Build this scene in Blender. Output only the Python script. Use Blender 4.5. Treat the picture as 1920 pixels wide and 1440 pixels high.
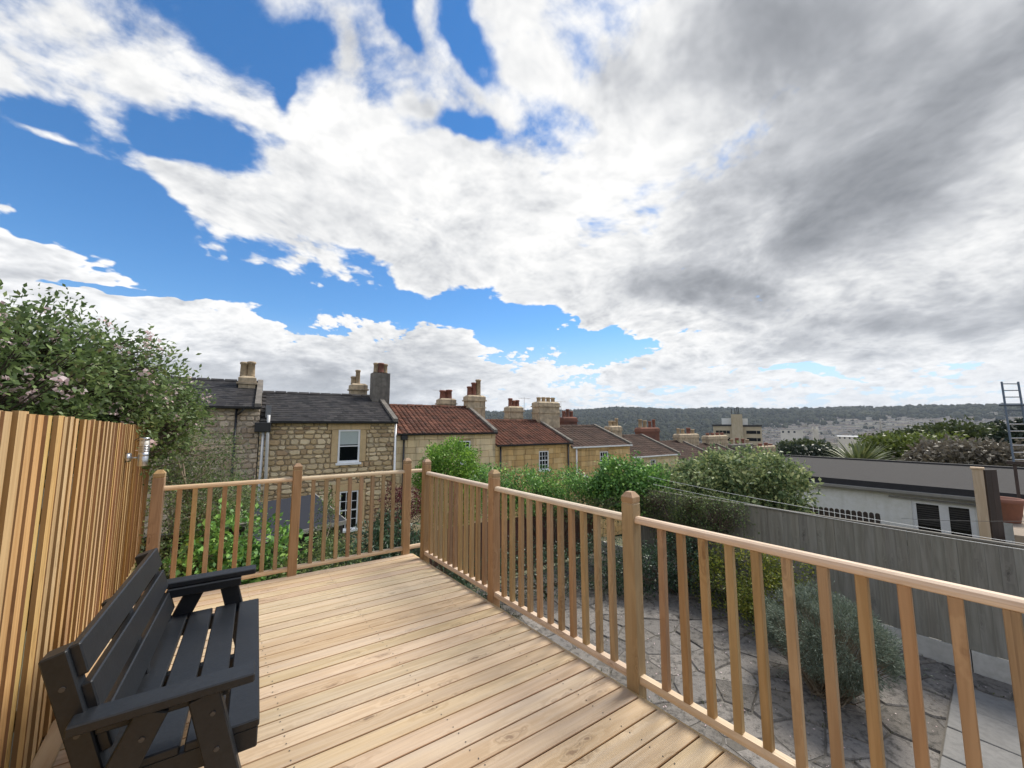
import bpy, math, random, os
import numpy as np
from mathutils import Vector, Matrix

R = math.radians
HAZE = 0.00008
random.seed(7)
rng = np.random.default_rng(7)
for o in list(bpy.data.objects):
    bpy.data.objects.remove(o)
scene = bpy.context.scene
col = scene.collection

# ------------------------------------------------------------------ camera
# World frame: Z = 0 is the top of the deck, +Y runs along the deck's long side
# rail, +X across the deck to the right.  The eye is 1.7 m above the boards.
CAM_H = 1.70
HEAD = R(38.4)                  # the view heads 38.4 deg from +Y towards +X
PITCH = math.atan(75 / 720)     # looking slightly up
cam_d = bpy.data.cameras.new('camera')
cam = bpy.data.objects.new('camera', cam_d)
col.objects.link(cam)
cam_d.sensor_width = 36
cam_d.lens = 36 * 720 / 1920
cam_d.clip_start = 0.05
cam_d.clip_end = 20000
cam.location = (0, 0, CAM_H)
cam.rotation_euler = (R(90) + PITCH, 0, -HEAD)
scene.camera = cam

# ------------------------------------------------------------------ sun, exposure
SUN_EL, SUN_AZ = R(53), R(92)   # azimuth from +Y towards +X
sd = Vector((math.sin(SUN_AZ) * math.cos(SUN_EL), math.cos(SUN_AZ) * math.cos(SUN_EL), math.sin(SUN_EL)))
sun_d = bpy.data.lights.new('sun', 'SUN')
sun_d.energy = 2.2
sun_d.angle = R(23)
sun_d.color = (1.0, 0.94, 0.85)
sun = bpy.data.objects.new('sun', sun_d)
col.objects.link(sun)
sun.rotation_euler = sd.to_track_quat('Z', 'Y').to_euler()
sun.location = (0, 0, 50)
scene.view_settings.view_transform = 'Standard'
scene.view_settings.look = 'None'
scene.view_settings.gamma = 1
scene.view_settings.use_curve_mapping = False
scene.view_settings.exposure = 1.08
scene.render.engine = 'CYCLES'
scene.cycles.use_denoising = True
scene.cycles.max_bounces = 6
scene.cycles.transparent_max_bounces = 6
scene.cycles.volume_bounces = 0
scene.cycles.caustics_reflective = False
scene.cycles.caustics_refractive = False


# ------------------------------------------------------------------ node helper
class NT:
    def __init__(s, tree):
        s.t = tree
        s.t.nodes.clear()

    def n(s, typ, ins=None, **props):
        nd = s.t.nodes.new(typ)
        for k, v in props.items():
            setattr(nd, k, v)
        for k, v in (ins or {}).items():
            s.set(nd.inputs[k], v)
        return nd

    def set(s, sock, v):
        if hasattr(v, 'is_output') or isinstance(v, bpy.types.NodeSocket):
            s.t.links.new(v, sock)
        else:
            sock.default_value = v

    def m(s, op, a, b=0.0, c=0.0, clamp=False):
        nd = s.n('ShaderNodeMath', {0: a, 1: b, 2: c}, operation=op, use_clamp=clamp)
        return nd.outputs[0]

    def vm(s, op, a, b=(0, 0, 0), scale=None):
        nd = s.n('ShaderNodeVectorMath', {0: a, 1: b}, operation=op)
        if scale is not None:
            s.set(nd.inputs['Scale'], scale)
        return nd.outputs['Value'] if op in ('LENGTH', 'DOT_PRODUCT', 'DISTANCE') else nd.outputs[0]

    def rng(s, v, a, b, c=0.0, d=1.0, typ='SMOOTHSTEP'):
        return s.n('ShaderNodeMapRange', {0: v, 1: a, 2: b, 3: c, 4: d}, interpolation_type=typ).outputs[0]

    def mix(s, f, a, b, blend='MIX'):
        nd = s.n('ShaderNodeMix', data_type='RGBA', blend_type=blend)
        s.set(nd.inputs[0], f)
        s.set(nd.inputs[6], a if not isinstance(a, tuple) else (*a[:3], 1))
        s.set(nd.inputs[7], b if not isinstance(b, tuple) else (*b[:3], 1))
        return nd.outputs[2]

    def noise(s, vec, scale, detail=4, rough=.5, dist=0.0, lac=2.0, **kw):
        return s.n('ShaderNodeTexNoise', {'Vector': vec, 'Scale': scale, 'Detail': detail, 'Roughness': rough,
                                         'Distortion': dist, 'Lacunarity': lac}, **kw).outputs[0]

    def ramp(s, f, stops, interp='LINEAR'):
        nd = s.n('ShaderNodeValToRGB', {0: f})
        cr = nd.color_ramp
        cr.interpolation = interp
        while len(cr.elements) < len(stops):
            cr.elements.new(.5)
        for e, (p, c) in zip(cr.elements, stops):
            e.position = p
            e.color = (*c, 1) if len(c) == 3 else c
        return nd.outputs[0]


# ------------------------------------------------------------------ view geometry (for placing things)
def ray(x, y):
    """world direction of the photograph's pixel (1920 x 1440)"""
    a, b = (x - 960) / 720, -(y - 720) / 720
    fx, fy, fz = a, math.cos(PITCH) - b * math.sin(PITCH), math.sin(PITCH) + b * math.cos(PITCH)
    return Vector((fx * math.cos(HEAD) + fy * math.sin(HEAD), -fx * math.sin(HEAD) + fy * math.cos(HEAD), fz))


def at_z(x, y, z):
    r = ray(x, y)
    return Vector((0, 0, CAM_H)) + r * ((z - CAM_H) / r.z)


def at_d(x, y, d):
    """point at ground distance d from the eye"""
    r = ray(x, y)
    return Vector((0, 0, CAM_H)) + r * (d / math.hypot(r.x, r.y))


def at_x(x, y, X):
    r = ray(x, y)
    return Vector((0, 0, CAM_H)) + r * (X / r.x)


# ------------------------------------------------------------------ sky
world = bpy.data.worlds.new('World')
scene.world = world
world.use_nodes = True
world.cycles.sampling_method = 'MANUAL'
world.cycles.sample_map_resolution = 256


def build_sky():
    w = NT(world.node_tree)
    d = w.n('ShaderNodeTexCoord').outputs['Generated']
    sx = w.n('ShaderNodeSeparateXYZ', {0: d})
    dx, dy, dz = sx.outputs
    sky = w.n('ShaderNodeTexSky', sky_type='NISHITA', sun_disc=False, sun_elevation=SUN_EL,
              sun_rotation=SUN_AZ, altitude=60, air_density=1.0, dust_density=0.0, ozone_density=4.0).outputs[0]
    hsv = w.n('ShaderNodeHueSaturation', {'Hue': .5, 'Saturation': 1.24, 'Value': .80, 'Color': sky}).outputs[0]
    # azimuth / elevation, azimuth measured from the view heading so that the seam lies behind
    rx = w.m('SUBTRACT', w.m('MULTIPLY', dx, math.cos(HEAD)), w.m('MULTIPLY', dy, math.sin(HEAD)))
    ry = w.m('ADD', w.m('MULTIPLY', dx, math.sin(HEAD)), w.m('MULTIPLY', dy, math.cos(HEAD)))
    az = w.m('ARCTAN2', rx, ry)
    el = w.m('ARCSINE', dz)
    # cloud-layer coordinates: a curved layer seen in perspective
    k = w.m('DIVIDE', 1.0, w.m('ADD', w.m('MAXIMUM', dz, 0.0), 0.30))
    q = w.vm('SCALE', d, scale=k)
    # gentle warp so that no lattice shows
    wn = w.n('ShaderNodeTexNoise', {'Vector': q, 'Scale': 1.3, 'Detail': 2.0}).outputs[1]
    qw = w.vm('ADD', q, w.vm('SCALE', w.vm('SUBTRACT', wn, (.5, .5, .5)), scale=.30))
    wn2 = w.n('ShaderNodeTexNoise', {'Vector': q, 'Scale': 2.6, 'Detail': 4.0, 'Roughness': .55}).outputs[1]
    ae = w.vm('ADD', w.n('ShaderNodeCombineXYZ', {0: az, 1: el, 2: 0.0}).outputs[0], w.vm('MULTIPLY', w.vm('SUBTRACT', wn2, (.5, .5, .5)), (.42, .26, 0)))
    up = (sd.x * .030 + .02, sd.y * .030 + .025, .085)
    q2 = w.vm('ADD', qw, up)
    # direction of the streaks (wind) stretches the high fragments
    n_lo = w.noise(qw, 1.6, 3, .5)
    n_a = w.noise(qw, 5.0, 9, .58)
    n_b = w.noise(q2, 5.0, 5, .58)
    n_f = w.noise(qw, 12.0, 5, .6)
    n_g = w.noise(w.vm('ADD', qw, (up[0] * .35, up[1] * .35, up[2] * .35)), 12.0, 3, .6)

    def blobs(lst):
        tot = None
        for (x, y, mx, my, minor, amp) in lst:
            def ang(px, py):
                r = ray(px, py).normalized()
                rx_ = r.x * math.cos(HEAD) - r.y * math.sin(HEAD)
                ry_ = r.x * math.sin(HEAD) + r.y * math.cos(HEAD)
                return np.array([math.atan2(rx_, ry_), math.asin(r.z)])
            c = ang(x, y)
            v = ang(x + mx, y + my) - c
            L = math.hypot(mx, my)
            v2 = ang(x - my / L * minor, y + mx / L * minor) - c
            mp = w.n('ShaderNodeMapping', {0: ae, 'Location': (c[0], c[1], 0), 'Rotation': (0, 0, math.atan2(v[1], v[0])),
                     'Scale': (np.hypot(*v), np.hypot(*v2), 1)}, vector_type='TEXTURE')
            ln = w.vm('LENGTH', mp.outputs[0])
            o = w.rng(ln, 0.0, 1.1, amp, 0.0)
            tot = o if tot is None else w.m('ADD', tot, o)
        return tot
    # where the cloud masses stand (pixel, half length vector, half width, weight)
    cov = w.m('MINIMUM', w.m('MAXIMUM', blobs(SKY_COVER), -.80), .42)
    thick = blobs(SKY_THICK)
    base = w.m('ADD', cov, .27)
    low = w.rng(el, R(8), R(30), 1.0, .22)          # heaped cumulus low down, flatter sheets higher up

    def heap(v):
        t = None
        for sc_, am in ((7.0, .50), (15.0, .30), (33.0, .20)):
            a = w.m('MULTIPLY', w.m('ABSOLUTE', w.m('MULTIPLY_ADD', w.noise(v, sc_, 1, .5), 2.0, -1.0)), am)
            t = a if t is None else w.m('ADD', t, a)
        return w.m('SUBTRACT', t, .19)
    h1 = heap(qw)
    h2 = heap(w.vm('ADD', qw, (up[0] * .45, up[1] * .45, up[2] * .45)))
    f1 = w.m('ADD', w.m('MULTIPLY', w.m('SUBTRACT', n_a, .5), 1.7), w.m('MULTIPLY', w.m('SUBTRACT', n_lo, .5), .9))
    f1 = w.m('ADD', f1, w.m('MULTIPLY', w.m('SUBTRACT', n_f, .5), .45))
    f1 = w.m('ADD', f1, w.m('MULTIPLY', w.m('MULTIPLY', h1, 1.5), low))
    dens = w.m('ADD', base, f1)
    alpha = w.rng(dens, 0.0, w.rng(el, R(8), R(32), .13, .46))
    # optical thickness -> grey undersides; the rims let the sun through
    th = w.m('ADD', w.m('MULTIPLY', dens, .42), w.m('MULTIPLY', thick, .9))
    th = w.m('ADD', th, w.m('MULTIPLY', w.m('SUBTRACT', n_lo, .5), .5))
    grey = w.rng(th, -.14, .98, .0, .95)
    rel = w.m('MULTIPLY', w.m('SUBTRACT', n_b, n_a), 1.0)
    rel = w.m('ADD', rel, w.m('MULTIPLY', w.m('SUBTRACT', n_g, n_f), .62))
    rel = w.m('ADD', rel, w.m('MULTIPLY', w.m('SUBTRACT', w.m('MULTIPLY', h2, .9), h1), w.m('MULTIPLY_ADD', low, .55, .65)))
    # clouds on the far side from the sun show their lit faces
    away = w.rng(w.vm('DOT_PRODUCT', d, tuple(sd)), -.5, .5, .6, 1.0)
    grey = w.m('MULTIPLY', grey, away)
    rel = w.m('MULTIPLY', rel, w.m('MULTIPLY_ADD', grey, -.75, 1.0))
    grey = w.m('ADD', grey, rel, clamp=True)
    ccol = w.ramp(grey, [(0, (.485, .482, .476)), (.22, (.41, .412, .415)), (.5, (.29, .297, .31)), (.78, (.188, .196, .21)), (1, (.117, .124, .136))])
    ccol = w.vm('SCALE', ccol, scale=w.rng(w.vm('DOT_PRODUCT', d, tuple(sd)), -.95, .35, 19.0, 10.0))  # cloud glow boosted opposite the sun, mainly out of view, to fill shaded walls
    # low haze near the horizon
    hz = w.rng(dz, -.02, .26, .95, 0.0)
    skyc = w.mix(hz, hsv, (3.1, 3.65, 4.4))
    cc = w.mix(w.m('MULTIPLY', hz, .30), ccol, (4.7, 4.9, 5.2))
    out = w.mix(alpha, skyc, cc)
    # ground half (never seen, the terrain covers it)
    out = w.mix(w.rng(dz, -.06, -.01, 1.0, 0.0), out, (1.4, 1.45, 1.4))
    bg = w.n('ShaderNodeBackground', {'Color': out, 'Strength': 0.1})
    w.t.links.new(bg.outputs[0], w.n('ShaderNodeOutputWorld').inputs[0])


SKY_COVER = [
    # main bank sweeping from the left tip to the right
    (520, 390, 300, 60, 90, 0.42), (720, 370, 240, 120, 120, 0.45), (900, 430, 330, 100, 190, 0.60), (1230, 480, 330, 110, 220, 0.70),
    (1500, 260, 560, 60, 360, 0.75), (1250, 110, 300, -60, 220, 0.50), (1750, 500, 330, -20, 220, 0.60),
    (1900, 200, 300, 0, 420, 0.50), (690, 220, 130, 120, 70, 0.30), (1030, 170, 90, 130, 80, 0.32),
    (1180, 320, 160, 40, 90, 0.35), (1120, 230, 90, 40, 60, 0.25),
    # streaky sheets, upper left
    (330, 110, 330, 140, 80, 0.26), (80, 60, 240, 110, 60, 0.24), (640, 60, 50, 110, 36, 0.34), (780, 170, 50, 80, 36, 0.34), (870, 150, 40, 50, 26, 0.22),
    (330, 290, 130, 50, 24, 0.22), (60, 255, 110, 40, 22, 0.26),
    # cumulus to the left and the bank over the roofs
    (70, 470, 190, 90, 62, 0.70), (120, 650, 460, 10, 110, 0.70), (520, 690, 460, 20, 105, 0.75), (830, 705, 190, 25, 62, 0.62),
    (640, 620, 120, 10, 50, 0.36), (300, 600, 200, 10, 50, 0.30), (500, 750, 600, 0, 50, 0.45),
    # flatter clouds to the right above the hill
    (1200, 690, 240, 10, 40, 0.34), (1420, 655, 330, 0, 44, 0.40), (1600, 735, 420, 10, 26, 0.30), (1800, 650, 260, 0, 70, 0.42),
    (1650, 620, 240, 10, 70, 0.40),
    # open blue
    (380, 150, 560, 120, 260, -.24),
    (390, 500, 340, 105, 88, -1.16), (150, 350, 300, 60, 100, -0.88), (850, 588, 320, 80, 66, -1.22), (875, 60, 50, 110, 65, -.72),
    (840, 235, 80, 40, 36, -.58), (740, 20, 60, 90, 40, -0.66), (1085, 632, 170, 25, 50, -1.05), (1560, 698, 150, 5, 14, -0.60), (120, 215, 230, 60, 60, -0.57),
    (560, 150, 30, 140, 26, -0.46), (240, 555, 170, 20, 22, -0.77), (430, 265, 190, 50, 45, -0.49),
]
SKY_THICK = [
    (1560, 260, 560, 0, 420, .20), (1300, 420, 300, 60, 200, .08),
    (1330, 560, 260, 70, 90, .50), (1640, 350, 330, -70, 130, .42), (1500, 90, 520, 0, 170, .46), (1850, 140, 260, 0, 280, .34), (1150, 110, 130, 60, 110, .30),
    (900, 510, 260, 60, 50, .06), (800, 370, 330, 100, 150, -.22), (1720, 600, 260, 0, 60, .26), (160, 670, 420, 10, 60, .50), (560, 725, 420, 10, 55, .55),
    (80, 520, 170, 40, 40, .36), (1250, 715, 200, 0, 25, .22), (1150, 300, 200, 60, 90, -.06), (960, 330, 200, 60, 90, -.10),
    (1380, 420, 90, 20, 40, -.16), (1620, 500, 230, -10, 30, -.16), (1350, 300, 300, 0, 200, .16), (1120, 420, 200, 60, 120, -.12), (400, 150, 400, 150, 150, -.2), (700, 330, 260, 100, 120, -.15),
]
build_sky()


# ------------------------------------------------------------------ object helpers
def tag(o, label=None, cat=None, group=None, kind=None):
    if label: o['label'] = label
    if cat: o['category'] = cat
    if group: o['group'] = group
    if kind: o['kind'] = kind
    return o


def thing(name, label, cat, loc=(0, 0, 0), rotz=0.0, group=None):
    o = bpy.data.objects.new(name, None)
    col.objects.link(o)
    o.empty_display_size = .2
    o.location = loc
    o.rotation_euler = (0, 0, rotz)
    return tag(o, label, cat, group)


def put(name, mesh, parent=None, loc=(0, 0, 0), rot=(0, 0, 0), scale=(1, 1, 1)):
    o = bpy.data.objects.new(name, mesh)
    col.objects.link(o)
    o.parent = parent
    o.location = loc
    o.rotation_euler = rot
    o.scale = scale
    return o


def np_mesh(name, V, F, mats, smooth=False, mi=None):
    """V (n,3) array, F list/array of equal or mixed polygons"""
    me = bpy.data.meshes.new(name)
    V = np.asarray(V, dtype=np.float32)
    if isinstance(F, np.ndarray):
        k = F.shape[1]
        me.vertices.add(len(V))
        me.vertices.foreach_set('co', V.ravel())
        me.loops.add(F.size)
        me.loops.foreach_set('vertex_index', F.astype(np.int32).ravel())
        me.polygons.add(len(F))
        me.polygons.foreach_set('loop_start', np.arange(0, F.size, k, dtype=np.int32))
        me.polygons.foreach_set('loop_total', np.full(len(F), k, dtype=np.int32))
        me.update(calc_edges=True)
    else:
        me.from_pydata([tuple(map(float, v)) for v in V], [], [list(map(int, f)) for f in F])
        me.update()
    for m_ in (mats if isinstance(mats, (list, tuple)) else [mats]):
        me.materials.append(m_)
    if mi is not None:
        me.polygons.foreach_set('material_index', np.asarray(mi, dtype=np.int32))
    if smooth:
        me.polygons.foreach_set('use_smooth', np.ones(len(me.polygons), dtype=bool))
    return me


class MB:
    """collects shapes into one mesh"""
    def __init__(s):
        s.v, s.f, s.mi = [], [], []

    def add(s, V, F, mi=0, M=None):
        b = len(s.v)
        for v in V:
            v = Vector(v)
            s.v.append(tuple(M @ v) if M is not None else tuple(v))
        for f in F:
            s.f.append([i + b for i in f])
            s.mi.append(mi)
        return s

    def box(s, a, b, mi=0, M=None, bev=0.0):
        x0, y0, z0 = a
        x1, y1, z1 = b
        if bev <= 0:
            V = [(x0, y0, z0), (x1, y0, z0), (x1, y1, z0), (x0, y1, z0), (x0, y0, z1), (x1, y0, z1), (x1, y1, z1), (x0, y1, z1)]
            F = [(0, 3, 2, 1), (4, 5, 6, 7), (0, 1, 5, 4), (1, 2, 6, 5), (2, 3, 7, 6), (3, 0, 4, 7)]
            return s.add(V, F, mi, M)
        c, h = [(x0 + x1) / 2, (y0 + y1) / 2, (z0 + z1) / 2], [abs(x1 - x0) / 2, abs(y1 - y0) / 2, abs(z1 - z0) / 2]
        V, idx = [], {}
        for sx in (-1, 1):
            for sy in (-1, 1):
                for sz in (-1, 1):
                    for ax in range(3):
                        p = [c[0] + sx * (h[0] - bev), c[1] + sy * (h[1] - bev), c[2] + sz * (h[2] - bev)]
                        p[ax] = c[ax] + (sx, sy, sz)[ax] * h[ax]
                        idx[sx, sy, sz, ax] = len(V)
                        V.append(p)
        F = []
        for ax in range(3):
            u, w_ = [(1, 2), (2, 0), (0, 1)][ax]
            for sg in (-1, 1):
                q = []
                for su, sw in ((-1, -1), (1, -1), (1, 1), (-1, 1)):
                    k = [0, 0, 0]
                    k[ax], k[u], k[w_] = sg, su, sw
                    q.append(idx[k[0], k[1], k[2], ax])
                F.append(q if sg > 0 else q[::-1])
        for ax in range(3):       # edges running along ax
            u, w_ = [(1, 2), (2, 0), (0, 1)][ax]
            for su in (-1, 1):
                for sw in (-1, 1):
                    q = []
                    for sa, face in ((-1, u), (1, u), (1, w_), (-1, w_)):
                        k = [0, 0, 0]
                        k[ax], k[u], k[w_] = sa, su, sw
                        q.append(idx[k[0], k[1], k[2], face])
                    F.append(q if su * sw < 0 else q[::-1])
        for sx in (-1, 1):
            for sy in (-1, 1):
                for sz in (-1, 1):
                    q = [idx[sx, sy, sz, a_] for a_ in range(3)]
                    F.append(q if sx * sy * sz > 0 else q[::-1])
        return s.add(V, F, mi, M)

    def prism(s, poly, z0, z1, mi=0, M=None):
        n = len(poly)
        V = [(p[0], p[1], z0) for p in poly] + [(p[0], p[1], z1) for p in poly]
        F = [list(range(n))[::-1], list(range(n, 2 * n))] + [(i, (i + 1) % n, n + (i + 1) % n, n + i) for i in range(n)]
        return s.add(V, F, mi, M)

    def tube(s, pts, rad, k=6, mi=0, cap=True):
        pts = [Vector(p) for p in pts]
        rr = rad if isinstance(rad, (list, tuple)) else [rad] * len(pts)
        b = len(s.v)
        for i, p in enumerate(pts):
            t = (pts[min(i + 1, len(pts) - 1)] - pts[max(i - 1, 0)]).normalized()
            a = t.orthogonal().normalized() if i == 0 else (a - t * a.dot(t)).normalized()
            c = t.cross(a)
            for j in range(k):
                th = 2 * math.pi * j / k
                s.v.append(tuple(p + (a * math.cos(th) + c * math.sin(th)) * rr[i]))
        for i in range(len(pts) - 1):
            for j in range(k):
                s.f.append([b + i * k + j, b + i * k + (j + 1) % k, b + (i + 1) * k + (j + 1) % k, b + (i + 1) * k + j])
                s.mi.append(mi)
        if cap:
            s.f.append([b + j for j in range(k)][::-1]); s.mi.append(mi)
            s.f.append([b + (len(pts) - 1) * k + j for j in range(k)]); s.mi.append(mi)
        return s

    def lathe(s, prof, c=(0, 0, 0), k=12, mi=0):
        b = len(s.v)
        for r, z in prof:
            for j in range(k):
                th = 2 * math.pi * j / k
                s.v.append((c[0] + r * math.cos(th), c[1] + r * math.sin(th), c[2] + z))
        for i in range(len(prof) - 1):
            for j in range(k):
                s.f.append([b + i * k + j, b + i * k + (j + 1) % k, b + (i + 1) * k + (j + 1) % k, b + (i + 1) * k + j])
                s.mi.append(mi)
        s.f.append([b + j for j in range(k)][::-1]); s.mi.append(mi)
        s.f.append([b + (len(prof) - 1) * k + j for j in range(k)]); s.mi.append(mi)
        return s

    def mesh(s, name, mats, smooth=False):
        return np_mesh(name, s.v, s.f, mats, smooth, s.mi)

    def build(s, name, mats, parent=None, smooth=False, **kw):
        return put(name, s.mesh(name, mats, smooth), parent, **kw)


# ------------------------------------------------------------------ materials
def new_mat(name):
    m_ = bpy.data.materials.new(name)
    m_.use_nodes = True
    return m_, NT(m_.node_tree)


def finish(w, colour, rough=.6, bump=None, bstr=.3, bdist=.01, metal=0.0, spec=.5, extra=None, transl=None):
    ins = {'Base Color': colour if not isinstance(colour, tuple) else (*colour[:3], 1), 'Roughness': rough, 'Metallic': metal, 'Specular IOR Level': spec}
    p = w.n('ShaderNodeBsdfPrincipled', ins)
    if bump is not None:
        b = w.n('ShaderNodeBump', {'Height': bump, 'Strength': bstr, 'Distance': bdist})
        w.t.links.new(b.outputs[0], p.inputs['Normal'])
    for k, v in (extra or {}).items():
        w.set(p.inputs[k], v)
    sh = p.outputs[0]
    if transl:
        t = w.n('ShaderNodeBsdfTranslucent', {'Color': colour})
        mx = w.n('ShaderNodeMixShader', {0: transl, 1: sh, 2: t.outputs[0]})
        sh = mx.outputs[0]
    w.t.links.new(sh, w.n('ShaderNodeOutputMaterial').inputs[0])


def rnd(w):
    """one random number per object and loose piece"""
    a = w.n('ShaderNodeObjectInfo').outputs['Random']
    b = w.n('ShaderNodeNewGeometry').outputs['Random Per Island']
    return w.m('FRACT', w.m('ADD', w.m('MULTIPLY', a, 7.13), w.m('MULTIPLY', b, 3.71)))


def wood(name, light, mid, dark, axis=0, rough=.65, knots=1.0, reed=0.0, vary=.22, hue=.02, weather=0.0, grain=1.0, stain=None, checks=0.0, kthr=.55):
    m_, w = new_mat(name)
    co = w.n('ShaderNodeTexCoord').outputs['Object']
    r = rnd(w)
    off = w.n('ShaderNodeCombineXYZ', {0: w.m('MULTIPLY', r, 37.0), 1: w.m('MULTIPLY', r, 19.0), 2: w.m('MULTIPLY', r, 53.0)}).outputs[0]
    v = w.vm('ADD', co, off)

    def st(a, c):
        k = [c, c, c]
        k[axis] = a
        return w.vm('MULTIPLY', v, tuple(k))
    # knots first: they bend the figure
    vk = w.n('ShaderNodeTexVoronoi', {'Vector': w.vm('ADD', st(2.6, 9.0), w.vm('SCALE', w.n('ShaderNodeTexNoise', {'Vector': v, 'Scale': 14.0}).outputs[1], scale=.5)), 'Scale': 1.0, 'Randomness': 1.0})
    kd = vk.outputs['Distance']
    kr = w.n('ShaderNodeSeparateColor', {0: vk.outputs['Color']}).outputs[0]
    kon = w.rng(kr, kthr, kthr + .07)
    bend = w.m('MULTIPLY', w.rng(kd, 0.0, .55, 1.0, 0.0), kon)
    fig = w.noise(st(.55, 7.0), 1.0, 3, .5)
    ph = w.m('ADD', w.m('MULTIPLY', fig, 42.0), w.m('MULTIPLY', bend, 11.0))
    ring = w.m('MULTIPLY_ADD', w.m('SINE', ph), .5, .5)
    gr = w.noise(st(2.2, 95.0), 1.0, 4, .62)
    blotch = w.noise(st(1.1, 5.0), 1.0, 3, .55)
    c = w.mix(w.rng(ring, .1, 1.0, 0.0, .62 * grain), light, mid)
    c = w.mix(w.rng(gr, .42, .72, 0.0, .55 * grain), c, mid)
    c = w.mix(w.rng(gr, .60, .82, 0.0, .45 * grain), c, dark)
    c = w.mix(w.rng(blotch, .35, .75, 0.0, .38), c, mid)
    if knots:
        kk = w.m('MULTIPLY', w.rng(kd, .05, .16, 1.0, 0.0), kon)
        kring = w.m('MULTIPLY', w.rng(w.m('ABSOLUTE', w.m('SUBTRACT', kd, .19)), .0, .05, .5, 0.0), kon)
        c = w.mix(w.m('MULTIPLY', w.m('MAXIMUM', kk, kring), knots * .85), c, dark)
    if weather:
        wv = w.noise(st(.9, 16.0), 1.0, 4, .6)
        c = w.mix(w.rng(wv, .35, .75, 0.0, weather), c, stain or (.30, .29, .27))
    if checks:
        ck = w.noise(st(.9, 70.0), 1.0, 2, .5)
        c = w.mix(w.rng(ck, .66, .74, 0.0, checks), c, dark)
        pale = w.noise(st(1.6, 30.0), 1.0, 4, .65)
        c = w.mix(w.rng(pale, .48, .72, 0.0, checks * .8), c, tuple(min(.8, x * 1.22) for x in light))
    hsv = w.n('ShaderNodeHueSaturation', {'Hue': w.m('ADD', .5 - hue / 2, w.m('MULTIPLY', w.m('FRACT', w.m('MULTIPLY', r, 5.3)), hue)),
              'Saturation': w.m('ADD', .9, w.m('MULTIPLY', w.m('FRACT', w.m('MULTIPLY', r, 11.7)), .2)),
              'Value': w.m('ADD', 1 - vary / 2, w.m('MULTIPLY', r, vary)), 'Color': c}).outputs[0]
    h = w.m('ADD', w.m('MULTIPLY', gr, .5), w.m('MULTIPLY', ring, .15))
    if reed:
        y = w.n('ShaderNodeSeparateXYZ', {0: co}).outputs[1]
        h = w.m('ADD', w.m('MULTIPLY', h, .35), w.m('MULTIPLY', w.m('SINE', w.m('MULTIPLY', y, 2 * math.pi / .0068)), reed))
    finish(w, hsv, rough, h, .55, .0022)
    return m_


def plain(name, c, rough=.6, var=.12, scale=6.0, bump=.2, bdist=.01, metal=0.0, c2=None, amt=.5, vary=0.0, spec=.5, detail=6, streak=None, coord='Object'):
    """flat-coloured stuff with grain, blotches and (optionally) rain streaks"""
    m_, w = new_mat(name)
    co = w.n('ShaderNodeTexCoord').outputs[coord]
    n1 = w.noise(co, scale, detail, .6)
    n2 = w.noise(co, scale * .23, 3, .5)
    c2 = c2 or tuple(x * (1 - var * 2) for x in c)
    cc = w.mix(w.rng(n1, .35, .7, 0.0, amt), c, c2)
    cc = w.mix(w.rng(n2, .4, .75, 0.0, amt * .7), cc, c2)
    if streak:
        sv = w.noise(w.vm('MULTIPLY', co, (5.0, 5.0, .35)), 1.0, 5, .6)
        cc = w.mix(w.rng(sv, .48, .70, 0.0, streak[1]), cc, streak[0])
    if vary:
        r = rnd(w)
        cc = w.n('ShaderNodeHueSaturation', {'Value': w.m('ADD', 1 - vary / 2, w.m('MULTIPLY', r, vary)), 'Color': cc}).outputs[0]
    finish(w, cc, rough, n1, bump, bdist, metal, spec)
    return m_


def pieces(name, stops, rough=.85, scale=14.0, bump=.5, bdist=.012, dirt=None, damt=.5, dscale=1.3, spec=.3, vary=.25, stretch=None, mott=.5):
    """stones, tiles, slates: colour picked per piece from a ramp, mottled, with world-space weathering"""
    m_, w = new_mat(name)
    tc = w.n('ShaderNodeTexCoord')
    geo = w.n('ShaderNodeNewGeometry')
    pos = geo.outputs['Position']
    r = rnd(w)
    c = w.ramp(r, stops)
    n1 = w.noise(pos, scale, 6, .62)
    n2 = w.noise(w.vm('MULTIPLY', pos, stretch) if stretch else pos, dscale, 4, .6)
    c = w.mix(w.rng(n1, .3, .75, 0.0, mott), c, w.vm('SCALE', c, scale=.62))
    if dirt:
        c = w.mix(w.rng(n2, .45, .70, 0.0, damt), c, dirt)
    c = w.n('ShaderNodeHueSaturation', {'Value': w.m('ADD', 1 - vary / 2, w.m('MULTIPLY', w.m('FRACT', w.m('MULTIPLY', r, 9.1)), vary)), 'Color': c}).outputs[0]
    finish(w, c, rough, n1, bump, bdist, 0, spec)
    return m_


def leaf(name, stops, transl=.36, rough=.45, spec=.35):
    m_, w = new_mat(name)
    geo = w.n('ShaderNodeNewGeometry')
    r = geo.outputs['Random Per Island']
    pos = geo.outputs['Position']
    n = w.noise(pos, 2.2, 3, .5)
    f = w.m('ADD', w.m('MULTIPLY', r, .75), w.m('MULTIPLY', w.m('SUBTRACT', n, .38), .8), clamp=True)
    finish(w, w.ramp(f, stops), rough, spec=spec, transl=transl)
    return m_


def glass(name, c=(.006, .007, .009), rough=.06):
    m_, w = new_mat(name)
    finish(w, c, rough, spec=.22)
    return m_


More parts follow.
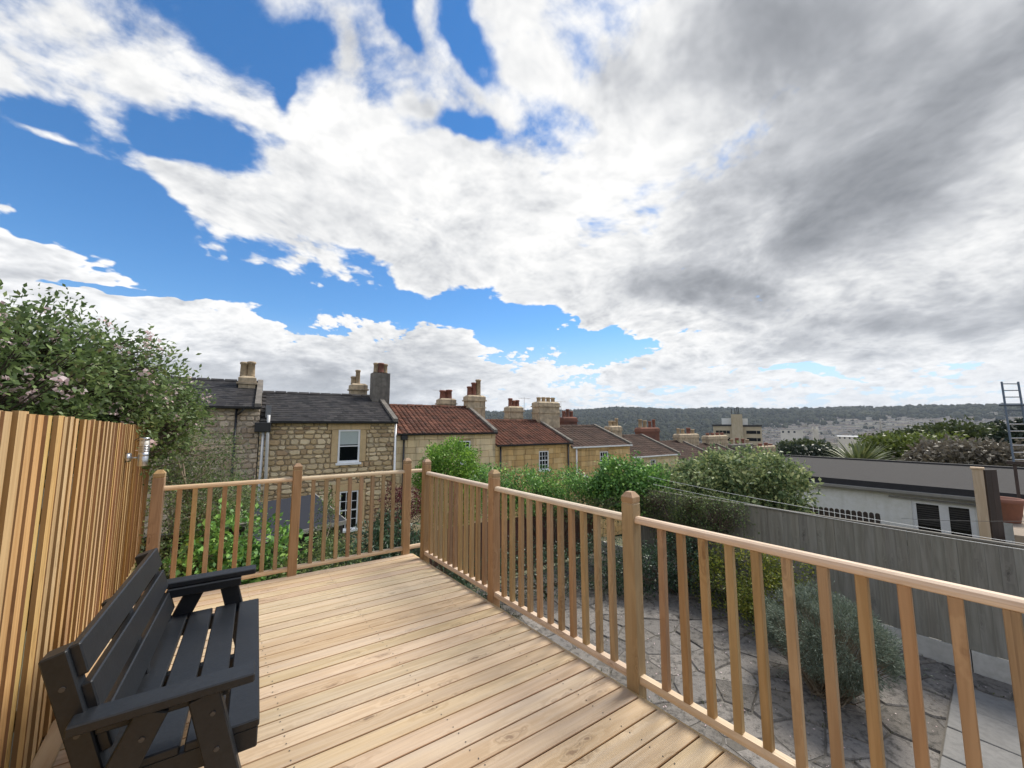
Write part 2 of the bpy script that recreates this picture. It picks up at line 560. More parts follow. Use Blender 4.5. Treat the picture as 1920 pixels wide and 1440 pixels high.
M = {}
M['deck'] = wood('deck_pine', (.60, .465, .30), (.47, .34, .20), (.20, .125, .068), 0, .62, 1.0, reed=.9, vary=.20, hue=.02, weather=.40, stain=(.57, .49, .40), grain=1.15, checks=.35, kthr=.25)
M['trim_y'] = wood('trim_pine', (.56, .42, .25), (.43, .29, .15), (.20, .12, .06), 1, .6, .8)
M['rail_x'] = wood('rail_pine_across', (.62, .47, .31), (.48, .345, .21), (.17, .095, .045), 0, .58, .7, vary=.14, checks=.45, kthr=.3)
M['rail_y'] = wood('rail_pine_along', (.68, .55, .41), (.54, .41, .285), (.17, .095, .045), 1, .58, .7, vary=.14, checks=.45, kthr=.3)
M['post'] = wood('post_pine', (.378, .257, .139), (.284, .181, .090), (.147, .079, .037), 2, .62, .8, vary=.36, hue=.025, checks=.5, kthr=.3)
M['fence'] = wood('fence_pine', (.58, .395, .185), (.42, .25, .10), (.13, .058, .022), 2, .72, .9, vary=.32, hue=.025, grain=1.0, checks=.5, kthr=.4)
M['shaded_edge'] = wood('fence_edge_shaded', (.30, .185, .085), (.22, .125, .052), (.10, .045, .02), 2, .85, .6, vary=.3, hue=.02, checks=.4)  # darker than the board faces: the thick edges' shade is put into the colour
M['old_board'] = wood('weathered_board', (.229, .212, .181), (.157, .149, .121), (.064, .056, .047), 2, .85, .9, vary=.16, hue=.01, weather=.6, stain=(.301, .293, .260))
M['old_cap'] = wood('weathered_cap', (.18, .165, .14), (.12, .11, .095), (.05, .045, .04), 1, .85, .4, vary=.16, hue=.01, weather=.5, stain=(.22, .21, .19))
M['brown_board'] = wood('brown_fence_board', (.13, .065, .045), (.09, .045, .03), (.04, .02, .015), 2, .8, .4, vary=.3)
M['dark_board'] = wood('dark_board', (.045, .030, .024), (.032, .022, .018), (.015, .01, .008), 2, .7, .2, vary=.3)
M['shed_wall'] = wood('shed_wall', (.030, .026, .024), (.022, .019, .017), (.01, .009, .008), 2, .8, .2, vary=.3)
M['old_post'] = wood('neighbour_post', (.52, .40, .27), (.42, .30, .18), (.2, .13, .08), 2, .7, .5)
M['bench'] = plain('bench_black', (.008, .010, .013), .46, .2, 60.0, .35, .002, c2=(.014, .017, .022), amt=.7, vary=.15, spec=.38)
M['steel'] = plain('brushed_steel', (.55, .56, .58), .32, .1, 40.0, .05, metal=1.0)
M['bolt'] = plain('bolt_black', (.045, .046, .05), .4, .1, 40.0, .05)
M['lamp_glass'] = plain('lamp_diffuser', (.55, .53, .48), .35, .05, 30.0, .05)
M['wire'] = plain('white_line', (.62, .63, .62), .5, .05)
M['wire_dark'] = plain('dark_wire', (.05, .05, .05), .5, .05)
M['white'] = plain('white_paint', (.84, .85, .86), .45, .08, 9.0, .05, amt=.25)
M['blind'] = plain('pale_blind', (.46, .52, .50), .7, .05, 9.0, .05)
M['glass'] = glass('window_glass')
M['black'] = plain('black_gutter', (.016, .016, .018), .4, .1)
M['pipe'] = plain('grey_pipe', (.60, .60, .60), .5, .1, 9.0)
M['pale_concrete'] = plain('pale_concrete', (.50, .49, .46), .9, .15, 12.0, .4, .004, c2=(.36, .35, .32), amt=.6)
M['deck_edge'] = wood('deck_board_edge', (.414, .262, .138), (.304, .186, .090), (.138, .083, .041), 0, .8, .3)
M['render'] = plain('white_render', (.797, .800, .782), .85, .08, 7.0, .25, .004, c2=(.670, .670, .614), amt=.6, streak=((.542, .542, .479), .35))
M['felt'] = plain('roof_felt', (.054, .051, .050), .9, .2, 60.0, .6, .006, spec=.08, c2=(.077, .074, .070), amt=.8)
M['felt_dark'] = plain('dark_felt_edge', (.025, .024, .026), .8, .2, 20.0)
M['gutter'] = plain('grey_gutter', (.28, .27, .25), .55, .1, 9.0)
M['shed_roof'] = plain('shed_felt', (.036, .039, .048), .85, .1, 90.0, .4, .003, spec=.08, amt=.5)
M['terracotta'] = plain('terracotta', (.230, .098, .064), .8, .15, 12.0, .3, c2=(.170, .076, .055), streak=((.289, .170, .128), .3))
M['concrete'] = plain('concrete', (.220, .214, .202), .9, .15, 16.0, .6, .006, c2=(.153, .150, .141), amt=.7)
M['tile_floor'] = plain('terrace_floor', (.30, .24, .18), .85, .1, 9.0)
M['soil'] = plain('garden_soil', (.123, .101, .072), .95, .2, 9.0, .9, .03, c2=(.112, .139, .062), amt=.8)
M['mortar'] = plain('paving_mortar', (.135, .122, .103), .95, .2, 30.0, .6)
M['paving'] = pieces('paving_stone', [(0, (.191, .174, .153)), (.4, (.246, .225, .200)), (.7, (.200, .187, .174)), (1, (.281, .255, .225))], .92, 48.0, 1.0, .014, dirt=(.064, .060, .053), damt=.8, dscale=13.0, vary=.35)
M['rubble'] = pieces('rubble_stone', [(0, (.52, .38, .21)), (.3, (.72, .56, .34)), (.6, (.80, .66, .44)), (.82, (.60, .43, .24)), (1, (.42, .29, .18))], .9, 9.0, .9, .02, dirt=(.26, .205, .15), damt=.25, dscale=.9, vary=.3, mott=.3)
M['rubble_grey'] = pieces('grey_rubble', [(0, (.46, .38, .28)), (.4, (.62, .51, .39)), (.75, (.50, .38, .26)), (1, (.34, .26, .20))], .9, 9.0, .9, .02, dirt=(.28, .23, .19), damt=.25, dscale=.9, vary=.35, mott=.3)
M['lime'] = plain('lime_mortar', (.506, .418, .297), .95, .15, 18.0, .7, .01, c2=(.363, .292, .204), amt=.7)
M['lime_grey'] = plain('grey_mortar', (.557, .481, .392), .95, .15, 18.0, .7, .01, c2=(.418, .354, .285), amt=.7)
M['ashlar'] = pieces('ashlar_pale', [(0, (.74, .57, .34)), (.5, (.80, .65, .42)), (1, (.76, .59, .34))], .9, 5.0, .35, .008, dirt=(.24, .185, .125), damt=.5, dscale=1.0, vary=.14, stretch=(3.4, 3.4, .3), mott=.2)
M['ashlar_gold'] = pieces('ashlar_golden', [(0, (.66, .43, .18)), (.5, (.76, .54, .27)), (1, (.60, .38, .16))], .9, 5.0, .35, .008, dirt=(.27, .175, .095), damt=.55, dscale=1.1, vary=.2, stretch=(3.0, 3.0, .35), mott=.25)
M['dressing'] = plain('dressed_stone', (.64, .47, .26), .85, .15, 6.0, .3, c2=(.46, .32, .17), streak=((.24, .18, .12), .4))
M['stack'] = plain('chimney_stone', (.56, .45, .30), .9, .2, 5.0, .5, c2=(.27, .215, .155), amt=.7, streak=((.11, .092, .075), .6))
M['stack_grey'] = plain('rendered_chimney', (.20, .18, .155), .9, .2, 5.0, .5, c2=(.11, .10, .085), amt=.85, streak=((.07, .065, .06), .6))
M['stack_brick'] = pieces('chimney_brick', [(0, (.17, .075, .055)), (1, (.24, .11, .075))], .9, 12.0, .4, dirt=(.07, .05, .045), damt=.6)
M['pot_red'] = plain('red_clay_pot', (.26, .10, .065), .8, .15, 8.0, .3, c2=(.12, .06, .045), amt=.7)
M['pot_buff'] = plain('buff_clay_pot', (.44, .33, .20), .8, .15, 8.0, .3, c2=(.24, .18, .12), amt=.7)
M['slate'] = pieces('slate', [(0, (.029, .029, .031)), (.5, (.042, .040, .042)), (1, (.055, .052, .052))], .6, 20.0, .4, .006, dirt=(.085, .082, .072), damt=.35, dscale=6.0, vary=.35, spec=.06)
M['pantile'] = pieces('pantile', [(0, (.125, .057, .040)), (.5, (.164, .076, .052)), (1, (.101, .050, .039))], .8, 16.0, .4, .008, dirt=(.046, .036, .029), damt=.75, dscale=2.6, vary=.45, spec=.06)
M['brown_tile'] = pieces('brown_tile', [(0, (.070, .046, .037)), (.5, (.092, .060, .048)), (1, (.056, .040, .034))], .75, 16.0, .3, .006, dirt=(.104, .080, .060), damt=.35, dscale=2.2, vary=.3, spec=.06)
M['lead'] = plain('lead_flashing', (.19, .195, .205), .55, .15, 8.0)
M['bark'] = plain('bark', (.10, .078, .055), .95, .2, 25.0, .9, .01, c2=(.045, .036, .028), amt=.8)
M['twig'] = plain('twig', (.15, .115, .08), .9, .2, 25.0, .4, c2=(.07, .052, .04), amt=.8)
M['twig_pale'] = plain('pale_twig', (.26, .215, .15), .9, .2, 25.0, .4, c2=(.15, .12, .085), amt=.8)
M['leaf_apple'] = leaf('leaf_blossom_tree', [(0, (.072, .110, .042)), (.45, (.131, .198, .072)), (.8, (.228, .312, .108)), (1, (.179, .142, .076))])
M['blossom'] = leaf('pink_blossom', [(0, (.670, .454, .475)), (.5, (.778, .605, .616)), (1, (.800, .713, .702))], .3, .6)
M['leaf_small'] = leaf('leaf_small_shrub', [(0, (.059, .095, .036)), (.5, (.138, .196, .071)), (1, (.302, .340, .127))])
M['leaf_bright'] = leaf('leaf_bright_green', [(0, (.082, .163, .032)), (.5, (.178, .343, .055)), (1, (.437, .630, .096))], .35)
M['leaf_ivy'] = leaf('leaf_ivy', [(0, (.064, .142, .048)), (.45, (.142, .293, .078)), (.8, (.293, .524, .120)), (1, (.622, .800, .196))], .22, .42, .3)
M['leaf_varie'] = leaf('leaf_variegated', [(0, (.073, .125, .060)), (.4, (.180, .247, .111)), (.75, (.428, .478, .206)), (1, (.704, .704, .428))], .25, .42, .25)
M['leaf_dark'] = leaf('leaf_dark_shrub', [(0, (.022, .047, .028)), (.55, (.050, .097, .050)), (1, (.115, .180, .084))], .2, .4, .45)
M['leaf_red'] = leaf('leaf_red_shrub', [(0, (.065, .014, .016)), (.5, (.13, .030, .034)), (1, (.19, .07, .06))], .3)
M['leaf_gold'] = leaf('leaf_golden_shrub', [(0, (.064, .095, .020)), (.5, (.161, .199, .031)), (1, (.398, .378, .057))], .3)
M['leaf_lav'] = leaf('leaf_grey_green', [(0, (.090, .120, .088)), (.5, (.173, .217, .162)), (1, (.284, .323, .247))], .2, .6)
M['leaf_spear'] = leaf('leaf_spear', [(0, (.060, .085, .030)), (.5, (.12, .15, .055)), (1, (.21, .22, .09))], .25)
M['leaf_far'] = leaf('leaf_far_tree', [(0, (.035, .050, .020)), (.5, (.068, .092, .030)), (1, (.12, .145, .045))], .2)
M['leaf_far_lime'] = leaf('leaf_lime_tree', [(0, (.07, .10, .022)), (.5, (.13, .17, .035)), (1, (.20, .24, .055))], .3)
M['leaf_far_brown'] = leaf('leaf_budding_tree', [(0, (.10, .085, .065)), (.5, (.16, .14, .105)), (1, (.22, .195, .15))], .2)
M['leaf_far_dark'] = leaf('leaf_conifer', [(0, (.012, .022, .012)), (.5, (.022, .036, .018)), (1, (.04, .055, .026))], .15)
M['litter'] = leaf('leaf_litter', [(0, (.05, .035, .022)), (.5, (.12, .085, .05)), (.8, (.20, .16, .10)), (1, (.42, .38, .30))], .1, .8)
M['grass'] = leaf('grass', [(0, (.05, .065, .022)), (.5, (.085, .105, .035)), (1, (.15, .16, .06))], .3)
M['wood_far'] = leaf('woodland_canopy', [(0, (.010, .014, .008)), (.5, (.019, .026, .011)), (.85, (.032, .037, .016)), (1, (.054, .045, .025))], 0, .9, .1)
M['town_wall'] = pieces('town_stone', [(0, (.413, .352, .267)), (.5, (.559, .498, .389)), (1, (.680, .632, .547))], .9, 2.0, .1, dirt=(.243, .207, .158), damt=.3, dscale=.05)
M['town_roof'] = pieces('town_slate', [(0, (.045, .045, .049)), (.6, (.072, .066, .066)), (1, (.090, .057, .045))], .8, 2.0, .1)
M['block_wall'] = plain('block_stone', (.50, .42, .30), .9, .1, .5, .1, c2=(.40, .31, .19), streak=((.30, .23, .14), .4))
M['metal_roof'] = plain('pale_metal_roof', (.50, .53, .57), .5, .1, .5)
M['ladder'] = plain('ladder_metal', (.10, .13, .17), .45, .15, 12.0, .05, metal=.3)
M['terrain'] = plain('terrain_ground', (.055, .058, .036), .95, .2, .02, .2, .5, c2=(.034, .038, .022), amt=.8, detail=10)


# ------------------------------------------------------------------ terrain: one sheet to the horizon
_hr = [0, 6, 9, 12, 17, 25, 45, 90, 170, 400, 800, 1250, 1500, 1850, 2300, 2700, 3600, 7000]
_hz = [-1.80, -1.80, -2.1, -2.7, -3.9, -5.2, -8.5, -17, -33, -62, -76, -74, -60, -18, 58, 88, 96, 90]


def vnoise(x, y, seed=0.0):
    return (np.sin(x * 1.7 + seed) * np.cos(y * 1.3 - seed * 2) + .5 * np.sin(x * 3.9 - y * 2.7 + seed * 3) + .25 * np.sin(x * 7.3 + y * 8.1 + seed))/1.75


def ground_z(x, y):
    x, y = np.asarray(x, float), np.asarray(y, float)
    r = np.hypot(x, y)
    az = np.degrees(np.arctan2(x, y)) - 38.4        # from the view heading, + to the right
    z = np.interp(r, _hr, _hz)
    far = np.clip((r - 1200) / 1300, 0, 1)
    z = z + far * (vnoise(x / 420, y / 420, 1.3) * 20 + vnoise(x / 150, y / 150, 4.1) * 5)
    z = z + far * np.interp(az, [-90, -25, -12, 0, 18, 34, 44, 60, 90], [10, 28, -14, -12, -4, -10, -26, -34, -10])
    return z


def build_terrain():
    rs = np.concatenate([np.linspace(.5, 30, 30), np.geomspace(32, 800, 50), np.arange(830, 3000, 24), np.geomspace(3100, 7000, 14)])
    azs = np.radians(np.concatenate([np.arange(-25, 100, .5), np.arange(100, 335, 5)]))
    Rr, A = np.meshgrid(rs, azs, indexing='ij')
    X, Y = Rr * np.sin(A), Rr * np.cos(A)
    V = np.stack([X, Y, ground_z(X, Y)], -1).reshape(-1, 3)
    n, k = len(rs), len(azs)
    i, j = np.meshgrid(np.arange(n - 1), np.arange(k), indexing='ij')
    F = np.stack([i * k + j, (i + 1) * k + j, (i + 1) * k + (j + 1) % k, i * k + (j + 1) % k], -1).reshape(-1, 4)
    V = np.vstack([V, [[0, 0, -1.8]]])
    me = np_mesh('ground', V, F, [M['terrain'], M['soil']], True,
                 (np.repeat(rs[:-1], k) < 30).astype(int))
    tag(put('ground', me), kind='structure')


build_terrain()


def beam(mb, p0, p1, prof, mi=0):
    """profile [(across, up)] swept from p0 to p1"""
    p0, p1 = Vector(p0), Vector(p1)
    d = (p1 - p0).normalized()
    s = d.cross(Vector((0, 0, 1)))
    s = s.normalized() if s.length > 1e-4 else Vector((1, 0, 0))
    u = s.cross(d)
    n = len(prof)
    V = [p + s * a + u * b for p in (p0, p1) for a, b in prof]
    F = [list(range(n)), list(range(n, 2 * n))[::-1]] + [(i, n + i, n + (i + 1) % n, (i + 1) % n) for i in range(n)]
    return mb.add(V, F, mi)


def rect(w_, h_, b=0.0):
    a, c = w_ / 2, h_ / 2
    if b <= 0:
        return [(-a, -c), (a, -c), (a, c), (-a, c)]
    return [(-a + b, -c), (a - b, -c), (a, -c + b), (a, c - b), (a - b, c), (-a + b, c), (-a, c - b), (-a, -c + b)]


# ------------------------------------------------------------------ deck
SK = -.095                       # the boards run slightly askew to the side rail
PHI = math.atan(SK)
deck = thing('deck', 'pale new timber deck of ribbed boards in the foreground', 'deck', (0.9, 2.3, 0))


def deck_board_mesh(L):
    a = .0600
    prof = [(-.055, -.028), (.055, -.028), (a, -.024), (a, -.003), (a - .0025, 0), (-a + .0025, 0), (-a, -.003), (-a, -.024)]
    b = MB()
    beam(b, (0, 0, 0), (L, 0, 0), prof)
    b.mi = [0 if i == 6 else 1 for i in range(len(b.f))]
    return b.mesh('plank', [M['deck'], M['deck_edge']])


X_L, X_R = -.575, 2.235
board_me = deck_board_mesh((X_R - X_L) / math.cos(PHI))
for k in range(47):
    y = 5.234 - .060 - k * .1271
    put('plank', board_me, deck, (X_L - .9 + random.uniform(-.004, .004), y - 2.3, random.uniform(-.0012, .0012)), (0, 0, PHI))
sc_ = MB()
for k in range(47):
    for xx in (-.3, .45, 1.2, 1.95):
        yc = 5.234 - .060 - k * .1271 + SK * (xx - X_L)
        for dy in (-.034, .034):
            cx_, cy_ = xx + random.uniform(-.008, .008), yc + dy + random.uniform(-.004, .004)
            ring = [(cx_ + .0042 * math.cos(a_ * math.pi / 3), cy_ + .0042 * math.sin(a_ * math.pi / 3), .0022) for a_ in range(6)]
            sc_.add(ring, [tuple(range(6))])
so_ = sc_.build('screw_heads', M['bolt'], deck, loc=(-.9, -2.3, 0))
so_['kind'] = 'stuff'
mb = MB()
beam(mb, (X_R + .014, -.85, -.081), (X_R + .014, 4.965, -.081), rect(.026, .15, .003))
fb = mb.build('fascia_board', M['trim_y'], deck)
fb.location = (-.9, -2.3, 0)
mb = MB()
beam(mb, (X_L, 5.245, -.106), (X_R, 5.245 + SK * (X_R - X_L), -.106), rect(.022, .15, .003))
mb.build('fascia_board', M['rail_x'], deck, loc=(-.9, -2.3, 0))
for xx in (-.3, .45, 1.2, 1.95):
    mb = MB()
    beam(mb, (xx, -.7, -.13), (xx, 4.9, -.13), rect(.045, .19))
    mb.build('joist', M['trim_y'], deck, loc=(-.9, -2.3, 0))
for xx, yy in ((2.0, -.4), (2.0, 1.6), (2.0, 3.2), (2.0, 4.7), (-.3, 4.8), (.9, 4.7), (-.3, 2), (-.3, -.4)):
    mb = MB().box((xx - .045, yy - .045, -1.95), (xx + .045, yy + .045, -.226))
    mb.build('support_post', M['post'], deck, loc=(-.9, -2.3, 0))
mb = MB()
beam(mb, (-.531, -.8, .011), (-.531, 5.15, .011), rect(.084, .022, .003))
mb.build('trim_board', M['trim_y'], deck, loc=(-.9, -2.3, 0))


# ------------------------------------------------------------------ railings
def post_meshes(h=1.17, below=.16):
    b = MB().box((-.045, -.045, -below), (.045, .045, h), bev=.004)
    b.box((-.041, -.041, h), (.041, .041, h + .009))
    post = b.mesh('post', M['post'])
    c = MB().box((-.045, -.045, 0), (.045, .045, .036), bev=.003)
    V = [(-.044, -.044, .035), (.044, -.044, .035), (.044, .044, .035), (-.044, .044, .035),
         (-.022, -.022, .066), (.022, -.022, .066), (.022, .022, .066), (-.022, .022, .066)]
    c.add(V, [(0, 1, 5, 4), (1, 2, 6, 5), (2, 3, 7, 6), (3, 0, 4, 7), (4, 5, 6, 7)])
    return post, c.mesh('post_cap', M['post'])


POST, CAP = post_meshes()
BAL = MB().box((-.0205, -.0205, .088), (.0205, .0205, 1.042), bev=.003).mesh('baluster', M['post'])
HAND = [(-.022, 0), (.022, 0), (.031, .006), (.031, .022), (.026, .036), (.014, .044), (-.014, .044), (-.026, .036), (-.031, .022), (-.031, .006)]
FOOT = [(-.029, 0), (.029, 0), (.031, .003), (.031, .022), (.022, .042), (-.022, .042), (-.031, .022), (-.031, .003)]


def railing(label, posts, bays, axis_mat, nbal, group='timber deck railings'):
    root = thing('railing', label, 'railing', (*posts[0], 0), 0, group)
    ox, oy = posts[0]
    ang = math.atan2(posts[-1][1] - posts[0][1], posts[-1][0] - posts[0][0])
    for p in posts:
        o = put('post', POST, root, (p[0] - ox, p[1] - oy, random.uniform(-.004, .004)), (random.uniform(-.003, .003), random.uniform(-.003, .003), ang + random.uniform(-.02, .02)))
        put('post_cap', CAP, o, (0, 0, 1.179), (0, 0, random.uniform(-.02, .02)))
    for (a, b, n, skip0, skip1) in bays:
        a, b = Vector((*a, 0)), Vector((*b, 0))
        d = (b - a).normalized()
        dz = random.uniform(-.004, .004)
        mb = MB()
        beam(mb, a + Vector((-ox, -oy, 1.040 + dz)), b + Vector((-ox, -oy, 1.040 + dz)), HAND)
        mb.build('handrail', axis_mat, root)
        mb = MB()
        beam(mb, a + Vector((-ox, -oy, .050 + dz)), b + Vector((-ox, -oy, .050 + dz)), FOOT)
        mb.build('bottom_rail', axis_mat, root)
        L = (b - a).length
        for i in range(n):
            p = a + d * (skip0 + (L - skip0 - skip1) * (i + 1) / (n + 1))
            put('baluster', BAL, root, (p.x - ox, p.y - oy, dz), (random.uniform(-.006, .006), random.uniform(-.006, .006), ang + random.uniform(-.06, .06)))
    return root


def yb(x):
    return 5.195 - .086 * x


bx = [-.33, .87, 2.17]
railing('timber railing across the far end of the deck, before the stone cottages',
        [(x, yb(x)) for x in bx],
        [((-.285, yb(-.285)), (.825, yb(.825)), 8, 0, 0), ((.915, yb(.915)), (2.125, yb(2.125)), 8, 0, 0), ((2.215, yb(2.215)), (2.42, yb(2.42)), 0, 0, 0)],
        M['rail_x'], 8)
XR = 2.30
ry = [-.16, 1.60, 3.19, 4.70]
railing('long timber railing down the right side of the deck',
        [(XR, y) for y in ry],
        [((XR, ry[1] - .045), (XR, ry[0] + .045), 11, 0.03, 0), ((XR, ry[2] - .045), (XR, ry[1] + .045), 11, 0, 0), ((XR, ry[3] - .045), (XR, ry[2] + .045), 11, 0, 0)],
        M['rail_y'], 11)

# ------------------------------------------------------------------ left feather-edge fence
fence = thing('board_fence', 'tall new timber feather edge fence behind the black bench', 'fence', (-.6, 2.5, 0))
FX = -.575


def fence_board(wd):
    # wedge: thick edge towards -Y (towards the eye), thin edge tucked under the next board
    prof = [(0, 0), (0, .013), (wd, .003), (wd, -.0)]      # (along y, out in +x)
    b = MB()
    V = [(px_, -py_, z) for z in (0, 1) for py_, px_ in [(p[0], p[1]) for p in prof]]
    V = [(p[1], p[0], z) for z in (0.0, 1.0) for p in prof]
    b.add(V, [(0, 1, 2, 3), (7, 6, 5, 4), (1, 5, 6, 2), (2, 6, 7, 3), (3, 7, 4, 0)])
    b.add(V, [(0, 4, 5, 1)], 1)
    return b.mesh('fence_board', [M['fence'], M['shaded_edge']])


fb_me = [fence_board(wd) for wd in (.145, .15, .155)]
y = -1.3
while y < 7.3:
    top = 1.752 - .0185 * (y - 2.2) + random.uniform(-.006, .006)
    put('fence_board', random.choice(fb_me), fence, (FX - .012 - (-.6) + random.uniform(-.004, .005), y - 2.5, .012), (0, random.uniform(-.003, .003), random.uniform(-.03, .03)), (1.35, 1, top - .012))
    y += .1265 + random.uniform(-.006, .006)
for zz in (.35, .95, 1.5):
    mb = MB()
    beam(mb, (FX - .045, -1.3, zz), (FX - .045, 7.4, zz), rect(.05, .09))
    mb.build('fence_rail', M['trim_y'], fence, loc=(.6, -2.5, 0))
for yy in (-.9, .9, 2.7, 4.5, 6.0, 7.36):
    MB().box((FX - .17, yy - .045, -2.0), (FX - .07, yy + .045, 1.6 - .0185 * (yy - 2))).build('fence_post', M['fence'], fence, loc=(.6, -2.5, 0))
mb = MB().box((FX - .03, -1.3, -1.9), (FX - .012, 7.4, .008))
mb.build('skirt_panel', M['fence'], fence, loc=(.6, -2.5, 0))

# ------------------------------------------------------------------ wall lamp on the fence
lp = at_x(236, 858, FX + .005)
lamp = thing('wall_lamp', 'brushed steel cylinder lamp fixed near the fence top', 'lamp', (lp.x, lp.y, lp.z))
mb = MB()
mb.tube([(0, 0, 0), (.012, 0, 0), (.034, 0, 0)], [.044, .044, .038], 20)
mb.build('mount', M['steel'], lamp, True)
mb = MB().tube([(.03, 0, -.005), (.085, .0, -.005)], .008, 8)
mb.build('arm', M['steel'], lamp, True)
r = .038
mb = MB().lathe([(.034, -.085), (r, -.080), (r, .005), (r - .001, .006), (r, .008), (r, .045)], (.118, 0, 0), 20)
mb.build('body', M['steel'], lamp, True)
mb = MB().lathe([(r - .006, .045), (r - .006, .165)], (.118, 0, 0), 20)
mb.build('diffuser', M['lamp_glass'], lamp, True)
for i in range(4):
    mb = MB().lathe([(r - .004, .052 + i * .0165), (r + .001, .053 + i * .0165), (r + .001, .061 + i * .0165), (r - .004, .062 + i * .0165)], (.118, 0, 0), 20)
    mb.build('louvre_ring', M['steel'], lamp, True)
for i in range(3):
    a = 2 * math.pi * i / 3 + .5
    mb = MB().box((-.004, -.004, .045), (.004, .004, .165))
    mb.build('strut', M['steel'], lamp, loc=(.118 + math.cos(a) * r, math.sin(a) * r, 0))
mb = MB().lathe([(r, .163), (r, .180), (r - .006, .185)], (.118, 0, 0), 20)
mb.build('top_cap', M['steel'], lamp, True)

# ------------------------------------------------------------------ bench
bench = thing('garden_bench', 'black slatted garden bench with wide arms against the fence', 'bench', (.012, 2.81, 0.002), R(-5.0))


def plank(mb, p0, p1, wd, th, side, bev=.005):
    """board from p0 to p1; 'side' is the direction of its width"""
    p0, p1, sdv = Vector(p0), Vector(p1), Vector(side)
    d = p1 - p0
    L = d.length
    d.normalize()
    s = (sdv - d * sdv.dot(d)).normalized()
    u = d.cross(s)
    Mx = Matrix(((d.x, s.x, u.x, p0.x), (d.y, s.y, u.y, p0.y), (d.z, s.z, u.z, p0.z), (0, 0, 0, 1)))
    mb.box((0, -wd / 2, -th / 2), (L, wd / 2, th / 2), M=Mx, bev=bev)
    return mb


HL = .69
for xc in (.255, .122, -.011, -.144):
    plank(MB(), (xc, -HL, .415), (xc, HL, .415), .118, .034, (1, 0, 0)).build('seat_slat', M['bench'], bench)
bk = Vector((-.13, 0, .45)).normalized()      # direction up the back
b0 = Vector((-.148, 0, .42))
for i, t in enumerate((.13, .28, .43)):
    c = b0 + bk * t
    plank(MB(), (c.x, -HL + .03, c.z), (c.x, HL - .03, c.z), .118, .034, bk).build('back_slat', M['bench'], bench)
for sy in (-1, 1):
    c0, c1 = b0 - bk * .12 + Vector((-.048, 0, -.012)), b0 + bk * .485 + Vector((-.048, 0, -.012))
    plank(MB(), (c0.x, sy * .640, c0.z), (c1.x, sy * .640, c1.z), .072, .080, (1, 0, .8)).build('back_post', M['bench'], bench)
    plank(MB(), (-.262, sy * .704, .637), (.285, sy * .704, .637), .105, .036, (0, 1, 0)).build('arm_rest', M['bench'], bench)
    plank(MB(), (.115, sy * .712, .618), (.275, sy * .712, .0), .10, .055, (1, 0, 0)).build('leg', M['bench'], bench)
    plank(MB(), (-.035, sy * .712, .618), (-.30, sy * .712, .0), .10, .055, (1, 0, 0)).build('leg', M['bench'], bench)
    plank(MB(), (-.24, sy * .657, .355), (.31, sy * .657, .355), .085, .05, (0, 0, 1)).build('seat_bearer', M['bench'], bench)
    plank(MB(), (-.20, sy * .657, .59), (.20, sy * .657, .59), .055, .05, (0, 0, 1)).build('arm_bearer', M['bench'], bench)
    for (x_, z_) in ((.17, .40), (-.09, .39), (.15, .54), (-.06, .53)):
        MB().tube([(x_, sy * .744, z_), (x_, sy * .7395, z_)], .009, 8).build('bolt', M['bolt'], bench)
    for t in (.18, .36):
        c = b0 + bk * t + Vector((-.048, sy * .6805, -.012))
        MB().tube([c, c + Vector((0, sy * .004, 0))], .009, 8).build('bolt', M['bolt'], bench)
plank(MB(), (-.05, 0, .36), (-.30, 0, .0), .09, .05, (1, 0, 0)).build('leg', M['bench'], bench)
plank(MB(), (.10, 0, .36), (.25, 0, .0), .09, .05, (1, 0, 0)).build('leg', M['bench'], bench)
plank(MB(), (-.24, 0, .355), (.31, 0, .355), .085, .05, (0, 0, 1)).build('seat_bearer', M['bench'], bench)
c0, c1 = b0 - bk * .12 + Vector((-.048, 0, -.012)), b0 + bk * .44 + Vector((-.048, 0, -.012))
plank(MB(), c0, c1, .09, .05, (1, 0, .8)).build('back_post', M['bench'], bench)
plank(MB(), (.285, -.60, .345), (.285, .60, .345), .085, .034, (0, 0, 1)).build('front_apron', M['bench'], bench)


# ------------------------------------------------------------------ patio of irregular stones below the deck
def voronoi_cells(pts, x0, x1, y0, y1):
    out = []
    for i, p in enumerate(pts):
        poly = [(x0, y0), (x1, y0), (x1, y1), (x0, y1)]
        for j, q in enumerate(pts):
            if i == j or (p[0] - q[0]) ** 2 + (p[1] - q[1]) ** 2 > 3.2:
                continue
            mx_, my_ = (p[0] + q[0]) / 2, (p[1] + q[1]) / 2
            nx, ny = q[0] - p[0], q[1] - p[1]
            new = []
            for a in range(len(poly)):
                A, B = poly[a], poly[(a + 1) % len(poly)]
                da, db = (A[0] - mx_) * nx + (A[1] - my_) * ny, (B[0] - mx_) * nx + (B[1] - my_) * ny
                if da <= 0:
                    new.append(A)
                if da * db < 0:
                    t = da / (da - db)
                    new.append((A[0] + (B[0] - A[0]) * t, A[1] + (B[1] - A[1]) * t))
            poly = new
            if len(poly) < 3:
                break
        if len(poly) >= 3:
            out.append((p, poly))
    return out


